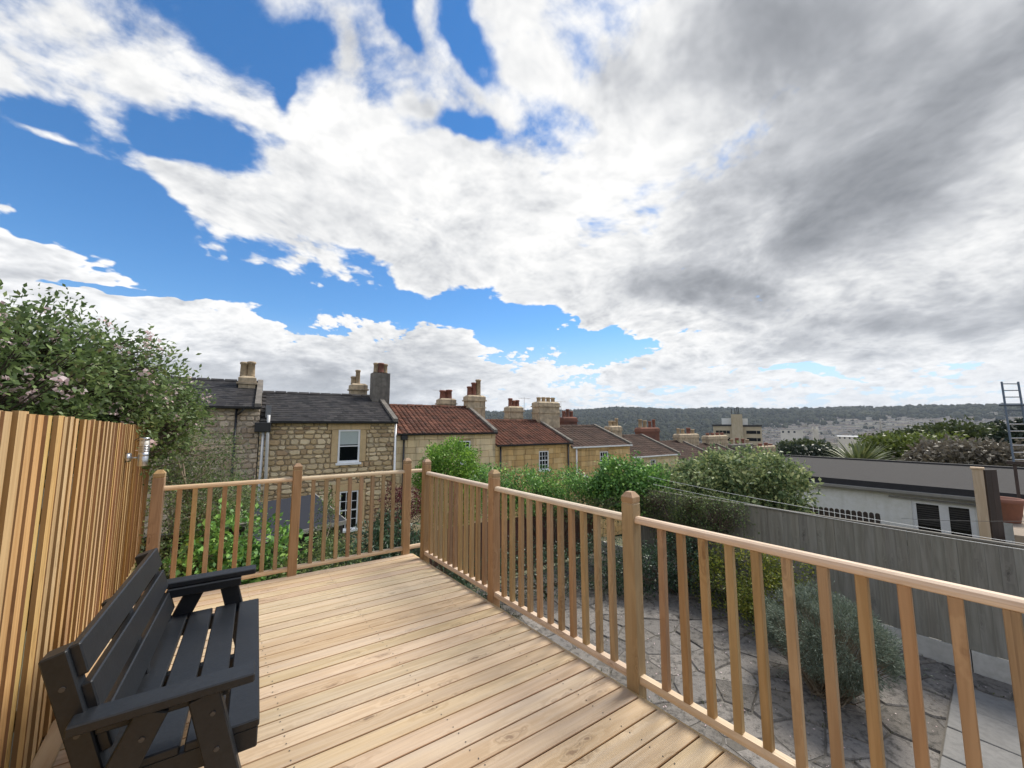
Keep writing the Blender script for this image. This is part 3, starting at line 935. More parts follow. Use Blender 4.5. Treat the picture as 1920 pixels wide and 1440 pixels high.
PZ = -1.73
JOINTS = []
patio = put('patio', MB().box((1.9, -2.6, PZ - .12), (8.55, 7.0, PZ - .011)).mesh('patio', M['mortar']))
tag(patio, kind='structure')
pts = []
for i in range(15):
    for j in range(21):
        pts.append((1.9 + (i + .5 + random.uniform(-.62, .62)) * 6.65 / 15, -2.6 + (j + .5 + random.uniform(-.62, .62)) * 9.6 / 21))
for p, poly in voronoi_cells(pts, 1.9, 8.55, -2.6, 7.0):
    fine = []
    for a in range(len(poly)):
        A, B = poly[a], poly[(a + 1) % len(poly)]
        n_ = 1 + int(math.hypot(B[0] - A[0], B[1] - A[1]) / .16)
        for i in range(n_):
            t = i / n_
            j = random.uniform(-.010, .006) if i else -.008
            dx_, dy_ = A[0] + (B[0] - A[0]) * t - p[0], A[1] + (B[1] - A[1]) * t - p[1]
            dd_ = max(math.hypot(dx_, dy_), .05)
            fine.append((p[0] + dx_ * (1 + j / dd_), p[1] + dy_ * (1 + j / dd_)))
    poly = fine
    cx, cy = sum(q[0] for q in poly) / len(poly), sum(q[1] for q in poly) / len(poly)
    rr = math.sqrt(sum((q[0] - cx) ** 2 + (q[1] - cy) ** 2 for q in poly) / len(poly))
    k = 1 - .009 / max(rr, .05)
    k2 = 1 - .021 / max(rr, .05)
    lo = [((q[0] - cx) * k, (q[1] - cy) * k) for q in poly]
    hi = [((q[0] - cx) * k2, (q[1] - cy) * k2) for q in poly]
    n = len(poly)
    dz = random.uniform(-.010, .012)
    tl = (random.uniform(-.025, .025), random.uniform(-.025, .025))
    JOINTS.extend((q_[0] + p[0] * 0, q_[1]) for q_ in poly)
    V = [(a, b, -.03) for a, b in lo] + [(a, b, -.006) for a, b in lo] + [(a, b, dz + a * tl[0] + b * tl[1]) for a, b in hi]
    F = [(i, (i + 1) % n, n + (i + 1) % n, n + i) for i in range(n)] + [(n + i, n + (i + 1) % n, 2 * n + (i + 1) % n, 2 * n + i) for i in range(n)] + [list(range(2 * n, 3 * n))]
    put('paving_stone', np_mesh('paving_stone', V, F, M['paving']), patio, (cx, cy, PZ))
path = put('path', MB().box((5.55, -1.7, PZ + .002), (7.95, .66, PZ + .018)).mesh('path', M['mortar']))
tag(path, kind='structure')
for i in range(4):
    for j in range(4):
        x0_, y0_ = 5.56 + i * .597, -1.69 + j * .585
        put('flagstone', MB().box((.006, .006, 0), (.588, .576, .03 + random.uniform(-.004, .008)), bev=.006).mesh('flagstone', M['concrete']), path, (x0_, y0_, PZ + .014), (random.uniform(-.006, .006), random.uniform(-.006, .006), random.uniform(-.01, .01)))

# ------------------------------------------------------------------ grey fence along the right of the garden
GX = 8.60
gf = thing('board_fence', 'weathered grey board fence on a concrete base, right side garden', 'fence', (GX, 2, PZ))
gb = [MB().box((-.010, -w_ / 2, .29), (.010, w_ / 2, 1.80), bev=.002).mesh('fence_board', M['old_board']) for w_ in (.125, .126, .127)]
y = -3.2
while y < 6.1:
    put('fence_board', random.choice(gb), gf, (random.uniform(-.004, .004), y - 2, random.uniform(-.006, .003)), (random.uniform(-.001, .001), 0, random.uniform(-.012, .012)))
    y += .1262
mb = MB()
beam(mb, (0, -5.2, 1.815), (0, 4.15, 1.815), rect(.07, .028, .004))
mb.build('cap_rail', M['old_cap'], gf)
for yy in np.arange(-3.2, 6.2, 1.85):
    MB().box((-.03, yy - 2 + .01, -.12), (.03, yy - 2 + 1.848, .285), bev=.002).build('gravel_board', M['pale_concrete'], gf)
    MB().box((.02, yy - 2 - .05, -.12), (.12, yy - 2 + .05, 1.76)).build('fence_post', M['old_board'], gf)
for zz in (.5, 1.1, 1.6):
    mb = MB()
    beam(mb, (.035, -5.2, zz), (.035, 4.1, zz), rect(.045, .08))
    mb.build('fence_rail', M['old_cap'], gf)

# brown fence closing the far end of the garden, mostly behind planting
bf = thing('board_fence', 'dark red brown board fence under the clipped hedge', 'fence', (5.9, 7.25, PZ))
bbm = MB().box((-.055, -.008, 0), (.055, .008, 1.25), bev=.002).mesh('fence_board', M['brown_board'])
x = -2.6
while x < 2.55:
    put('fence_board', bbm, bf, (x, SK * x + random.uniform(-.005, .005), random.uniform(-.02, .01)), (0, 0, PHI))
    x += .118
for zz in (.3, 1.05):
    mb = MB()
    beam(mb, (-2.6, .03 - 2.6 * SK, zz), (2.6, .03 + 2.6 * SK, zz), rect(.04, .08))
    mb.build('fence_rail', M['brown_board'], bf)

# small dark gate beyond the rail's left end
p = at_d(350, 1000, 7.6)
gate = thing('garden_gate', 'dark slatted garden gate with pale top bar beyond the railing', 'gate', (p.x, p.y, ground_z(p.x, p.y)))
gz = p.z - float(ground_z(p.x, p.y))
for i in range(13):
    MB().box((-.7 + i * .11, -.012, .05), (-.61 + i * .11, .012, gz - .02)).build('slat', M['dark_board'], gate)
mb = MB()
beam(mb, (-.75, 0, gz), (.75, -.05, gz + .03), rect(.09, .04))
mb.build('top_bar', M['old_cap'], gate)
mb = MB()
beam(mb, (-.72, .03, .3), (.72, .03, .3), rect(.04, .09))
mb.build('bottom_bar', M['dark_board'], gate)


# ------------------------------------------------------------------ the terrace of stone cottages
def cw(fx, fy):                    # eye frame (right, ahead) -> world plan
    return Vector((fx * math.cos(HEAD) + fy * math.sin(HEAD), -fx * math.sin(HEAD) + fy * math.cos(HEAD), 0))


_a = R(57.2)
UA = cw(math.sin(_a), math.cos(_a))            # along the facades, to the right
UD = Vector((-UA.y, UA.x, 0))                  # into the houses
TROT = math.atan2(UA.y, UA.x)
T0 = cw(-9.6, 14.7)
W0 = 5.2


def tx(px, py, yl):
    """terrace coordinates (along, height) where a pixel's ray meets the plane yl behind the facades"""
    r = ray(px, py)
    t = (T0.dot(UD) + yl) / r.dot(UD)
    P = Vector((0, 0, CAM_H)) + r * t
    return (P - T0).dot(UA), P.z


def stone_variants(n, mat_, round_=.16):
    out = []
    for i in range(n):
        k = random.choice((6, 7, 8))
        ang = sorted((j + random.uniform(-.3, .3)) * 2 * math.pi / k for j in range(k))
        ring = []
        for a in ang:
            c, s = math.cos(a), math.sin(a)
            m_ = max(abs(c), abs(s))
            f = .5 / m_ * random.uniform(.90, 1.0)
            f = min(f, .62)
            ring.append((c * f, s * f))
        V = [(x_, 1.0, z_) for x_, z_ in ring] + [(x_, .25, z_) for x_, z_ in ring] + [(x_ * .78, random.uniform(0, .10), z_ * .78) for x_, z_ in ring]
        F = [(j, (j + 1) % k, k + (j + 1) % k, k + j) for j in range(k)] + [(k + j, k + (j + 1) % k, 2 * k + (j + 1) % k, 2 * k + j) for j in range(k)] + [list(range(2 * k, 3 * k))]
        out.append((V, F))
    return out


def block_variants(n, bev=.03):
    out = []
    for i in range(n):
        b = MB()
        e = bev
        V = [(-.5, 1, -.5), (.5, 1, -.5), (.5, 1, .5), (-.5, 1, .5), (-.5, .15, -.5), (.5, .15, -.5), (.5, .15, .5), (-.5, .15, .5)]
        j = lambda: random.uniform(0, .06)
        V += [(-.5 + e, j(), -.5 + e * 1.6), (.5 - e, j(), -.5 + e * 1.6), (.5 - e, j(), .5 - e * 1.6), (-.5 + e, j(), .5 - e * 1.6)]
        F = [(0, 1, 5, 4), (1, 2, 6, 5), (2, 3, 7, 6), (3, 0, 4, 7), (4, 5, 9, 8), (5, 6, 10, 9), (6, 7, 11, 10), (7, 4, 8, 11), (8, 9, 10, 11)]
        out.append((V, F))
    return out


def lay(parent, name, variants, placements, mat_, limit=300, order=None):
    """placements: (loc, rot_euler, scale). The first 'limit' become parts, the rest one joined part"""
    if order:
        placements = sorted(placements, key=order)
    mes = [np_mesh(name, V, F, mat_) for V, F in variants]
    for i, (loc, rot, sc) in enumerate(placements[:limit]):
        put(name, mes[random.randrange(len(mes))], parent, loc, rot, sc)
    rest = placements[limit:]
    if rest:
        from mathutils import Euler
        mb = MB()
        for loc, rot, sc in rest:
            V, F = random.choice(variants)
            mx = Matrix.LocRotScale(Vector(loc), Euler(rot), Vector(sc))
            mb.add(V, F, 0, mx)
        o = mb.build(name, mat_, parent)
        o['kind'] = 'stuff'


def courses(x0, x1, z0, z1, openings, hr, wr, gap=.02, thick=.10, lap=0.0):
    out = []
    z = z1
    while z > z0 + .05:
        h = min(random.uniform(*hr), z - z0)
        if h < hr[0] * .6:
            break
        x = x0 - random.uniform(0, wr[0])
        while x < x1 - .02:
            w_ = random.uniform(*wr)
            a, b = max(x, x0), min(x + w_, x1)
            x += w_
            segs = [(a, b)]
            for (ox0, ox1, oz0, oz1) in openings:
                if z - h * .75 < oz1 and z - h * .25 > oz0:
                    ns = []
                    for (s0, s1) in segs:
                        if s1 <= ox0 or s0 >= ox1:
                            ns.append((s0, s1))
                        else:
                            if s0 < ox0: ns.append((s0, ox0))
                            if s1 > ox1: ns.append((ox1, s1))
                    segs = ns
            for s0, s1 in segs:
                if s1 - s0 > .05:
                    out.append((((s0 + s1) / 2, random.uniform(-.012, .012), z - h / 2), (0, random.uniform(-lap, lap), 0), (s1 - s0 - gap, thick, h - gap)))
        z -= h
    return out


def window(parent, x0, x1, z0, z1, cols, rows, y=.03, blind=0.0, sill=True, fr=.05, bar=.022):
    """sash window: white frame with glazing bars, panes behind"""
    b = MB()
    for (a, c, e, g) in ((x0, x0 + fr, z0, z1), (x1 - fr, x1, z0, z1)):
        b.box((a, y - .03, e), (c, y + .03, g))
    b.box((x0 + fr, y - .03, z1 - fr), (x1 - fr, y + .03, z1))
    b.box((x0 + fr, y - .03, z0), (x1 - fr, y + .03, z0 + fr * 1.2))
    zm = (z0 + z1) / 2
    b.box((x0 + fr, y - .025, zm - .022), (x1 - fr, y + .028, zm + .022))
    win = b.build('window', M['white'], parent)
    for i in range(1, cols):
        xx = x0 + fr + (x1 - x0 - 2 * fr) * i / cols
        for (e, g) in ((z0 + fr * 1.2, zm - .022), (zm + .022, z1 - fr)):
            MB().box((xx - bar / 2, y - .015, e), (xx + bar / 2, y + .015, g)).build('glazing_bar', M['white'], win)
    for j in range(1, rows):
        if 2 * j == rows:
            continue
        zz = z0 + fr + (z1 - z0 - 2 * fr) * j / rows
        MB().box((x0 + fr, y - .0125, zz - bar / 2), (x1 - fr, y + .0125, zz + bar / 2)).build('glazing_bar', M['white'], win)
    MB().box((x0 + fr * .5, y + .022, z0 + fr * .5), (x1 - fr * .5, y + .030, zm)).build('pane', M['glass'], win)
    MB().box((x0 + fr * .5, y + .032, zm), (x1 - fr * .5, y + .040, z1 - fr * .5)).build('pane', M['glass'], win)
    if blind:
        MB().box((x0 + fr, y + .016, z1 - fr - (z1 - z0) * blind), (x1 - fr, y + .021, z1 - fr)).build('blind', M['blind'], win)
    if sill:
        MB().box((x0 - .07, y - .13, z0 - .09), (x1 + .07, y + .04, z0)).build('sill', M['white'] if sill == 1 else M['dressing'], win)
    return win


SLATE_V = []
for i in range(3):
    j = random.uniform(-.004, .004)
    SLATE_V.append(MB().box((-.137, 0, -.004), (.137 + j, .34, .004)))
SLATE_V = [(b.v, b.f) for b in SLATE_V]


def pantile_variant(w_=.235, l_=.40, amp=.026):
    n = 7
    xs = [-.5 * w_ + w_ * i / (n - 1) for i in range(n)]
    zs = [amp * math.sin(2 * math.pi * i / (n - 1)) + (amp * .5 if i in (0, n - 1) else 0) for i in range(n)]
    V = [(x_, 0, z_) for x_, z_ in zip(xs, zs)] + [(x_, l_, z_ - .004) for x_, z_ in zip(xs, zs)]
    V += [(x_, 0, z_ - .016) for x_, z_ in zip(xs, zs)]
    F = [(i, i + 1, n + i + 1, n + i) for i in range(n - 1)] + [(2 * n + i, 2 * n + i + 1, i + 1, i) for i in range(n - 1)]
    return (V, F)


PAN_V = [pantile_variant()]
BTILE_V = [pantile_variant(.33, .42, .018)]


def roof_tiles(parent, w_, y0, z0, y1, z1, variants, tw, expo, mat_, limit=300, name='tile', x0=0.0):
    L = math.hypot(y1 - y0, z1 - z0)
    pit = math.atan2(z1 - z0, y1 - y0)
    out = []
    rows = int(L / expo)
    for r_ in range(rows):
        s = r_ * L / rows
        off = (r_ % 2) * tw / 2 if variants is SLATE_V else 0
        n = int(round(w_ / tw))
        for c in range(n + (1 if off else 0)):
            x = x0 + (c + .5) * w_ / n - off
            if x - tw * .3 < x0 or x + tw * .3 > x0 + w_:
                continue
            out.append(((x, y0 + s * math.cos(pit) - .02, z0 + s * math.sin(pit) + .028 + random.uniform(-.003, .004)),
                        (pit - .035 + random.uniform(-.006, .006), random.uniform(-.006, .006), random.uniform(-.01, .01)), (1, 1, 1)))
    lay(parent, name, variants, out, mat_, limit)


def chimney(parent, x, y, z0, z1, w_, d_, mat_, pots, cornice=True, bands=1, taper=0.0):
    b = MB()
    b.box((x - w_ / 2, y - d_ / 2, z0), (x + w_ / 2, y + d_ / 2, z1 - .30 if cornice else z1))
    if cornice:
        zz = z1 - .30
        b.box((x - w_ / 2 - .07, y - d_ / 2 - .07, zz), (x + w_ / 2 + .07, y + d_ / 2 + .07, zz + .07))
        b.box((x - w_ / 2 - .02, y - d_ / 2 - .02, zz + .07), (x + w_ / 2 + .02, y + d_ / 2 + .02, z1 - .03))
        if bands > 1:
            b.box((x - w_ / 2 - .05, y - d_ / 2 - .05, zz - .42), (x + w_ / 2 + .05, y + d_ / 2 + .05, zz - .36))
        a, c = w_ / 2 + .02, d_ / 2 + .02
        e, g = a - .13, c - .10
        V = [(x - a, y - c, z1 - .03), (x + a, y - c, z1 - .03), (x + a, y + c, z1 - .03), (x - a, y + c, z1 - .03),
             (x - e, y - g, z1 + .06), (x + e, y - g, z1 + .06), (x + e, y + g, z1 + .06), (x - e, y + g, z1 + .06)]
        b.add(V, [(0, 1, 5, 4), (1, 2, 6, 5), (2, 3, 7, 6), (3, 0, 4, 7), (4, 5, 6, 7)])
    ch = b.build('chimney', mat_, parent)
    for (fx, fy, h, r_, pm) in pots:
        prof = [(r_ * 1.05, 0), (r_, .05), (r_ * .9, h - .12), (r_ * 1.12, h - .10), (r_ * 1.12, h - .02), (r_ * .8, h)]
        MB().lathe(prof, (x + fx * w_ / 2, y + fy * d_ / 2, z1 + .04), 10).build('chimney_pot', M[pm], ch, True)
    return ch


def aerial(x, y, z, label, h=1.2, group='roof aerials'):
    b = MB().tube([(0, 0, 0), (0, 0, h)], .016, 5)
    b.tube([(-.45, 0, h - .1), (.55, .1, h - .05)], .012, 4)
    for i in range(7):
        xx = -.4 + i * .14
        b.tube([(xx, -.16, h - .09), (xx, .16, h - .07)], .007, 3)
    o = b.build('aerial', M['pipe'], None, loc=(x, y, z))
    return tag(o, label, 'aerial', group)


DEP = 6.3
YR = DEP / 2


def house(label, x0, w_, zb, ze, zr, wall_mat, core_mat, roof_kind, openings, wall_kind, limit_wall=300, limit_roof=300, dressings=(), dep=DEP):
    loc = T0 + UA * x0
    root = thing('cottage', label, 'house', (loc.x, loc.y, zb), TROT, 'terrace of stone cottages')
    zo = -zb
    yr = dep / 2
    # masonry core (recessed behind the face stones), gables included
    b = MB()
    b.box((0.02, .09, 0), (w_ - .02, dep, ze + zo))
    for xx0, xx1 in ((.02, .25), (w_ - .25, w_ - .02)):
        V = [(xx0, .09, ze + zo), (xx0, dep, ze + zo), (xx0, yr, zr + zo - .05), (xx1, .09, ze + zo), (xx1, dep, ze + zo), (xx1, yr, zr + zo - .05)]
        b.add(V, [(0, 1, 2), (5, 4, 3), (0, 2, 5, 3), (1, 4, 5, 2)])
    b.build('wall', core_mat, root)
    ops = [(o[0], o[1], o[2] + zo, o[3] + zo) for o in openings] + [(d[0], d[1], d[2] + zo, d[3] + zo) for d in dressings]
    zlow = max(0, ze + zo - 6.0)
    if wall_kind == 'rubble':
        pl = courses(.0, w_, zlow, ze + zo - .03, ops, (.13, .25), (.16, .46), .022, .10, .05)
        lay(root, 'stone', stone_variants(9, None), pl, wall_mat, limit_wall, lambda p_: -p_[0][2])
    else:
        pl = courses(.0, w_, zlow, ze + zo - .03, ops, (.27, .34), (.42, .85), .011, .10, .0)
        lay(root, 'stone', block_variants(4), pl, wall_mat, limit_wall, lambda p_: -p_[0][2])
    for d in dressings:
        MB().box((d[0] + .006, -.012, d[2] + zo + .006), (d[1] - .006, .12, d[3] + zo - .006), bev=.008).build('dressed_stone', M['dressing'], root)
    # roof
    mats = {'slate': (M['slate'], SLATE_V, .275, .235, 'slate'), 'pantile': (M['pantile'], PAN_V, .235, .335, 'tile'), 'brown': (M['brown_tile'], BTILE_V, .33, .34, 'tile')}
    tm, tv, tw, expo, tn = mats[roof_kind]
    ye, zee = -.16, ze - .02
    slope = (zr - ze) / (yr + .0)
    zee = ze - .16 * slope
    b = MB()
    for (ya, za, yb_, zb_) in ((ye, zee, yr, zr), (yr, zr, dep + .15, ze)):
        V = [(0, ya, za + zo - .05), (w_, ya, za + zo - .05), (w_, yb_, zb_ + zo - .05), (0, yb_, zb_ + zo - .05), (0, ya, za + zo), (w_, ya, za + zo), (w_, yb_, zb_ + zo), (0, yb_, zb_ + zo)]
        b.add(V, [(0, 3, 2, 1), (4, 5, 6, 7), (0, 1, 5, 4), (1, 2, 6, 5), (2, 3, 7, 6), (3, 0, 4, 7)])
    roof = b.build('roof', tm, root)
    roof_tiles(roof, w_ - .05, ye, zee + zo, yr, zr + zo, tv, tw, expo, tm, limit_roof, tn, .025)
    # ridge tiles
    n = int(w_ / .45)
    rt = MB()
    V = [(-.22, -.14, -.045), (-.22, 0, .05), (-.22, .14, -.045), (.22, -.14, -.045), (.22, 0, .05), (.22, .14, -.045)]
    rt.add(V, [(0, 3, 4, 1), (1, 4, 5, 2), (0, 1, 2), (5, 4, 3)])
    rme = rt.mesh('ridge_tile', tm)
    for i in range(n):
        put('ridge_tile', rme, roof, ((i + .5) * w_ / n, yr, zr + zo + .055 + random.uniform(-.008, .008)), (0, random.uniform(-.01, .01), 0))
    # gutter
    b = MB()
    gp = [(-.055, .04), (-.05, -.02), (-.025, -.05), (.025, -.05), (.05, -.02), (.055, .04)]
    beam(b, (0, ye - .03, zee + zo - .02), (w_, ye - .03, zee + zo - .02), gp)
    b.build('gutter', M['black'] if roof_kind != 'brown' else M['white'], root)
    return root, zo


def coping(root, zo, x, ze, zr, mat_=None, w_=.20):
    """raised stone verge along the gable"""
    b = MB()
    for (ya, za, yb_, zb_) in ((-.2, ze - .06, YR, zr), (YR, zr, DEP + .15, ze)):
        V = [(x - w_ / 2, ya, za + zo - .05), (x + w_ / 2, ya, za + zo - .05), (x + w_ / 2, yb_, zb_ + zo - .05), (x - w_ / 2, yb_, zb_ + zo - .05),
             (x - w_ / 2, ya, za + zo + .15), (x + w_ / 2, ya, za + zo + .15), (x + w_ / 2, yb_, zb_ + zo + .15), (x - w_ / 2, yb_, zb_ + zo + .15)]
        b.add(V, [(0, 3, 2, 1), (4, 5, 6, 7), (0, 1, 5, 4), (1, 2, 6, 5), (2, 3, 7, 6), (3, 0, 4, 7)])
    return b.build('verge_coping', mat_ or M['stack_grey'], root)


def pipe(root, pts, mat_, r_=.045, name='drainpipe'):
    return MB().tube(pts, r_, 8).build(name, mat_, root, True)


def stack(root, zo, xh, px0, px1, ptop, pbase_z, mat_, pots, yl=YR, d_=.62, **kw):
    """chimney whose sides stand at pixels px0..px1 and whose top is at pixel height ptop"""
    a, z1 = tx(px0, ptop, yl - d_ / 2)
    b, _ = tx(px1, ptop, yl - d_ / 2)
    return chimney(root, (a + b) / 2 - xh, yl, pbase_z + zo, z1 + zo, b - a, d_, mat_, pots, **kw)


# ---- house A: slate roof, grey rubble, half behind the blossom tree
rA, zo = house('grey rubble cottage with slate roof half hidden by the blossom tree', -W0, W0, -3.6, 2.38, 3.55, M['rubble_grey'], M['lime_grey'], 'slate', [], 'rubble', 260, 240)
coping(rA, zo, W0 - .10, 2.38, 3.55)
pipe(rA, [(W0 - .75, -.07, 2.25 + zo), (W0 - .75, -.06, -3.0 + zo)], M['black'], .04)
pipe(rA, [(W0 - .45, -.2, 2.33 + zo), (W0 - .70, -.12, 2.05 + zo)], M['black'], .035)
stack(rA, zo, -W0, 448, 480, 706, 2.6, M['stack'], [(-.5, -.3, .62, .14, 'pot_buff'), (.35, -.3, .66, .15, 'pot_buff'), (-.2, .5, .6, .14, 'pot_buff')], yl=YR - .7)

# ---- house B: slate roof, golden rubble, sash windows
xa, z1 = tx(635, 806, .04)
xb, z0 = tx(673, 866, .04)
xc, z3 = tx(637, 922, .04)
xd, z2 = tx(669, 990, .04)
opB = [(xa, xb, z0, z1), (xc, xd, z2, z3)]
dB = [(xa - .42, xb + .42, z1, z1 + .34), (xa - .26, xa, z0 + .02, z1), (xb, xb + .26, z0 + .02, z1), (xc - .3, xd + .3, z3, z3 + .30), (xd, xd + .28, z2, z3), (xc - .28, xc, z2, z3)]
rB, zo = house('golden rubble cottage with slate roof, sash windows and a tall grey chimney', 0, W0, -3.7, 1.85, 3.11, M['rubble'], M['lime'], 'slate', opB, 'rubble', 300, 290, dB)
window(rB, xa, xb, z0 + zo, z1 + zo, 1, 2, blind=.40, fr=.07)
window(rB, xc, xd, z2 + zo, z3 + zo, 3, 4, fr=.05, sill=1)
coping(rB, zo, W0 - .10, 1.85, 3.11)
x_, _ = tx(742, 800, -.08)
pipe(rB, [(x_, -.08, 1.72 + zo), (x_, -.08, -3.4 + zo)], M['white'], .05)
x1_, zt = tx(504, 778, -.25)
x2_, _ = tx(483, 940, -.12)
pipe(rB, [(x1_, -.22, zt + zo), (x1_, -.22, 1.6 + zo), (x2_ + .25, -.1, -2.6 + zo)], M['pipe'], .055)
pipe(rB, [(.13, -.12, 1.55 + zo), (.10, -.1, -2.6 + zo)], M['pipe'], .05)
b = MB().box((-.16, -.32, 1.40 + zo), (.36, -.02, 1.76 + zo), bev=.02)
b.build('rain_hopper', M['black'], rB)
MB().box((.16, .0, 1.95 + zo), (.34, 1.2, 2.42 + zo)).build('lead_flashing', M['lead'], rB)
stack(rB, zo, 0, 659, 689, 720, 2.6, M['stack'], [(-.1, 0, .75, .12, 'pot_buff'), (-.6, .2, .4, .13, 'pot_buff')], yl=YR + .5, bands=2)
stack(rB, zo, 0, 700, 732, 698, 2.3, M['stack_grey'], [(-.55, 0, .5, .12, 'pot_buff'), (.0, -.2, .5, .15, 'pot_red'), (.55, .1, .48, .13, 'pot_buff')], yl=YR - .5, cornice=False)

# ---- house C: red pantiles, pale ashlar
xa, z1 = tx(858, 827, .04)
xb, z0 = tx(881, 868, .04)
rC, zo = house('pale ashlar cottage with red pantile roof behind the round bright shrub', W0, W0, -4.3, 1.32, 2.67, M['ashlar'], M['dressing'], 'pantile', [(xa - W0, xb - W0, z0, z1)], 'ashlar', 200, 300)
window(rC, xa - W0, xb - W0, z0 + zo, z1 + zo, 3, 4)
coping(rC, zo, W0 - .1, 1.32, 2.67)
pipe(rC, [(.32, -.1, 1.1 + zo), (.32, -.08, -3.6 + zo)], M['black'], .045)
MB().box((.18, -.24, .98 + zo), (.46, -.02, 1.18 + zo), bev=.02).build('rain_hopper', M['black'], rC)
stack(rC, zo, W0, 826, 855, 748, 2.2, M['stack'], [(-.5, 0, .5, .17, 'pot_red'), (.35, 0, .55, .18, 'pot_red'), (-.05, .4, .5, .15, 'pot_red')], yl=YR + .6)
stack(rC, zo, W0, 878, 910, 742, 1.9, M['stack'], [(-.6, 0, .55, .15, 'pot_red'), (-.1, 0, .8, .15, 'pot_red'), (.42, 0, 1.0, .16, 'pot_buff')], bands=2)

# ---- house D: red pantiles, golden ashlar
xa, z1 = tx(1010, 846, .04)
xb, z0 = tx(1028, 880, .04)
rD, zo = house('golden ashlar cottage with red pantile roof and twelve pane window', 2 * W0, W0, -5.0, .65, 1.90, M['ashlar_gold'], M['dressing'], 'pantile', [(xa - 2 * W0, xb - 2 * W0, z0, z1)], 'ashlar', 120, 0)
window(rD, xa - 2 * W0, xb - 2 * W0, z0 + zo, z1 + zo, 3, 4)
coping(rD, zo, W0 - .1, .65, 1.90)
pipe(rD, [(.25, -.1, .5 + zo), (.25, -.08, -4.4 + zo)], M['black'], .05)
pipe(rD, [(W0 - .3, -.1, .5 + zo), (W0 - .3, -.08, -4.4 + zo)], M['black'], .05)
stack(rD, zo, 2 * W0, 955, 981, 763, 1.5, M['stack'], [(-.5, 0, .55, .14, 'pot_red'), (-.05, 0, .42, .14, 'pot_red'), (.5, 0, .45, .14, 'pot_red')], yl=YR + .6, bands=2)
stack(rD, zo, 2 * W0, 1011, 1049, 754, 1.1, M['stack'], [(-.7, 0, .32, .14, 'pot_buff'), (-.23, 0, .34, .14, 'pot_buff'), (.23, 0, .34, .14, 'pot_buff'), (.7, 0, .34, .14, 'pot_buff')], bands=2, d_=.8)

# ---- house E: brown tiles
xa, z1 = tx(1124, 847, .04)
xb, z0 = tx(1140, 879, .04)
rE, zo = house('stained golden cottage with brown tiled roof and white waste pipe', 3 * W0, W0, -5.3, .38, 1.55, M['ashlar_gold'], M['dressing'], 'brown', [(xa - 3 * W0, xb - 3 * W0, z0, z1)], 'ashlar', 120, 0)
window(rE, xa - 3 * W0, xb - 3 * W0, z0 + zo, z1 + zo, 3, 4)
coping(rE, zo, W0 - .1, .38, 1.55)
pipe(rE, [(.35, -.1, .25 + zo), (.35, -.08, -1.15 + zo), (1.9, -.08, -1.75 + zo)], M['white'], .05)
stack(rE, zo, 3 * W0, 1057, 1082, 783, .9, M['stack_brick'], [(-.55, 0, .45, .13, 'pot_red'), (0, 0, .6, .13, 'pot_red'), (.55, 0, .45, .13, 'pot_red')], yl=YR + .9)
stack(rE, zo, 3 * W0, 1145, 1166, 800, .4, M['stack'], [(-.5, 0, .4, .14, 'pot_buff'), (.1, 0, .4, .14, 'pot_buff'), (.6, 0, .6, .12, 'pot_buff')], yl=YR - .3)

# ---- house F, G, H, I further down the street
xa, z1 = tx(1219, 862, .04)
xb, z0 = tx(1229, 884, .04)
rF, zo = house('lower cottage with brown tiled roof and white gutter below the brick chimney', 4 * W0, W0, -6.2, -.44, .78, M['ashlar'], M['dressing'], 'brown', [(xa - 4 * W0, xb - 4 * W0, z0, z1)], 'ashlar', 60, 0)
window(rF, xa - 4 * W0, xb - 4 * W0, z0 + zo, z1 + zo, 2, 4)
coping(rF, zo, W0 - .1, -.44, .78)
stack(rF, zo, 4 * W0, 1202, 1236, 803, -.2, M['stack_brick'], [(-.75, 0, .7, .16, 'pot_buff'), (-.25, 0, .6, .16, 'pot_buff'), (.3, 0, .55, .14, 'pot_red'), (.75, 0, .7, .14, 'pot_red')], yl=YR + .3)
rG, zo = house('small cottage roof of brown tiles with wide pale chimney further down', 5 * W0, W0, -6.9, -1.0, .20, M['ashlar'], M['dressing'], 'brown', [], 'ashlar', 30, 0)
coping(rG, zo, W0 - .1, -1.0, .2)
stack(rG, zo, 5 * W0, 1274, 1310, 815, -.6, M['stack'], [(-.8, 0, .5, .14, 'pot_buff'), (-.35, 0, .45, .16, 'pot_buff'), (.25, 0, .55, .18, 'pot_red'), (.7, 0, .4, .16, 'pot_buff')], bands=2)
rH, zo = house('dark tiled cottage roof below four low chimney pots', 6 * W0, W0, -7.3, -1.35, -.15, M['ashlar'], M['dressing'], 'brown', [], 'ashlar', 30, 0)
coping(rH, zo, W0 - .1, -1.35, -.15)
stack(rH, zo, 6 * W0, 1328, 1364, 818, -.9, M['stack'], [(-.75, 0, .25, .16, 'pot_red'), (-.25, 0, .25, .16, 'pot_red'), (.25, 0, .25, .16, 'pot_red'), (.75, 0, .25, .16, 'pot_red')], bands=2)
rI, zo = house('low cottage roof with crowded chimney stacks nearest the hedge top', 7 * W0, W0 * 1.6, -7.9, -1.9, -.75, M['ashlar'], M['dressing'], 'brown', [], 'ashlar', 30, 0)
stack(rI, zo, 7 * W0, 1372, 1411, 834, -1.5, M['stack_grey'], [(-.7, 0, .5, .16, 'pot_buff'), (-.2, 0, .6, .17, 'pot_red'), (.35, 0, .5, .16, 'pot_red'), (.8, 0, .4, .16, 'pot_buff')], bands=2)
stack(rI, zo, 7 * W0, 1423, 1454, 838, -1.8, M['stack'], [(-.5, 0, .3, .2, 'pot_red'), (.2, 0, .35, .2, 'pot_red'), (.75, 0, .2, .2, 'pot_red')], bands=2)
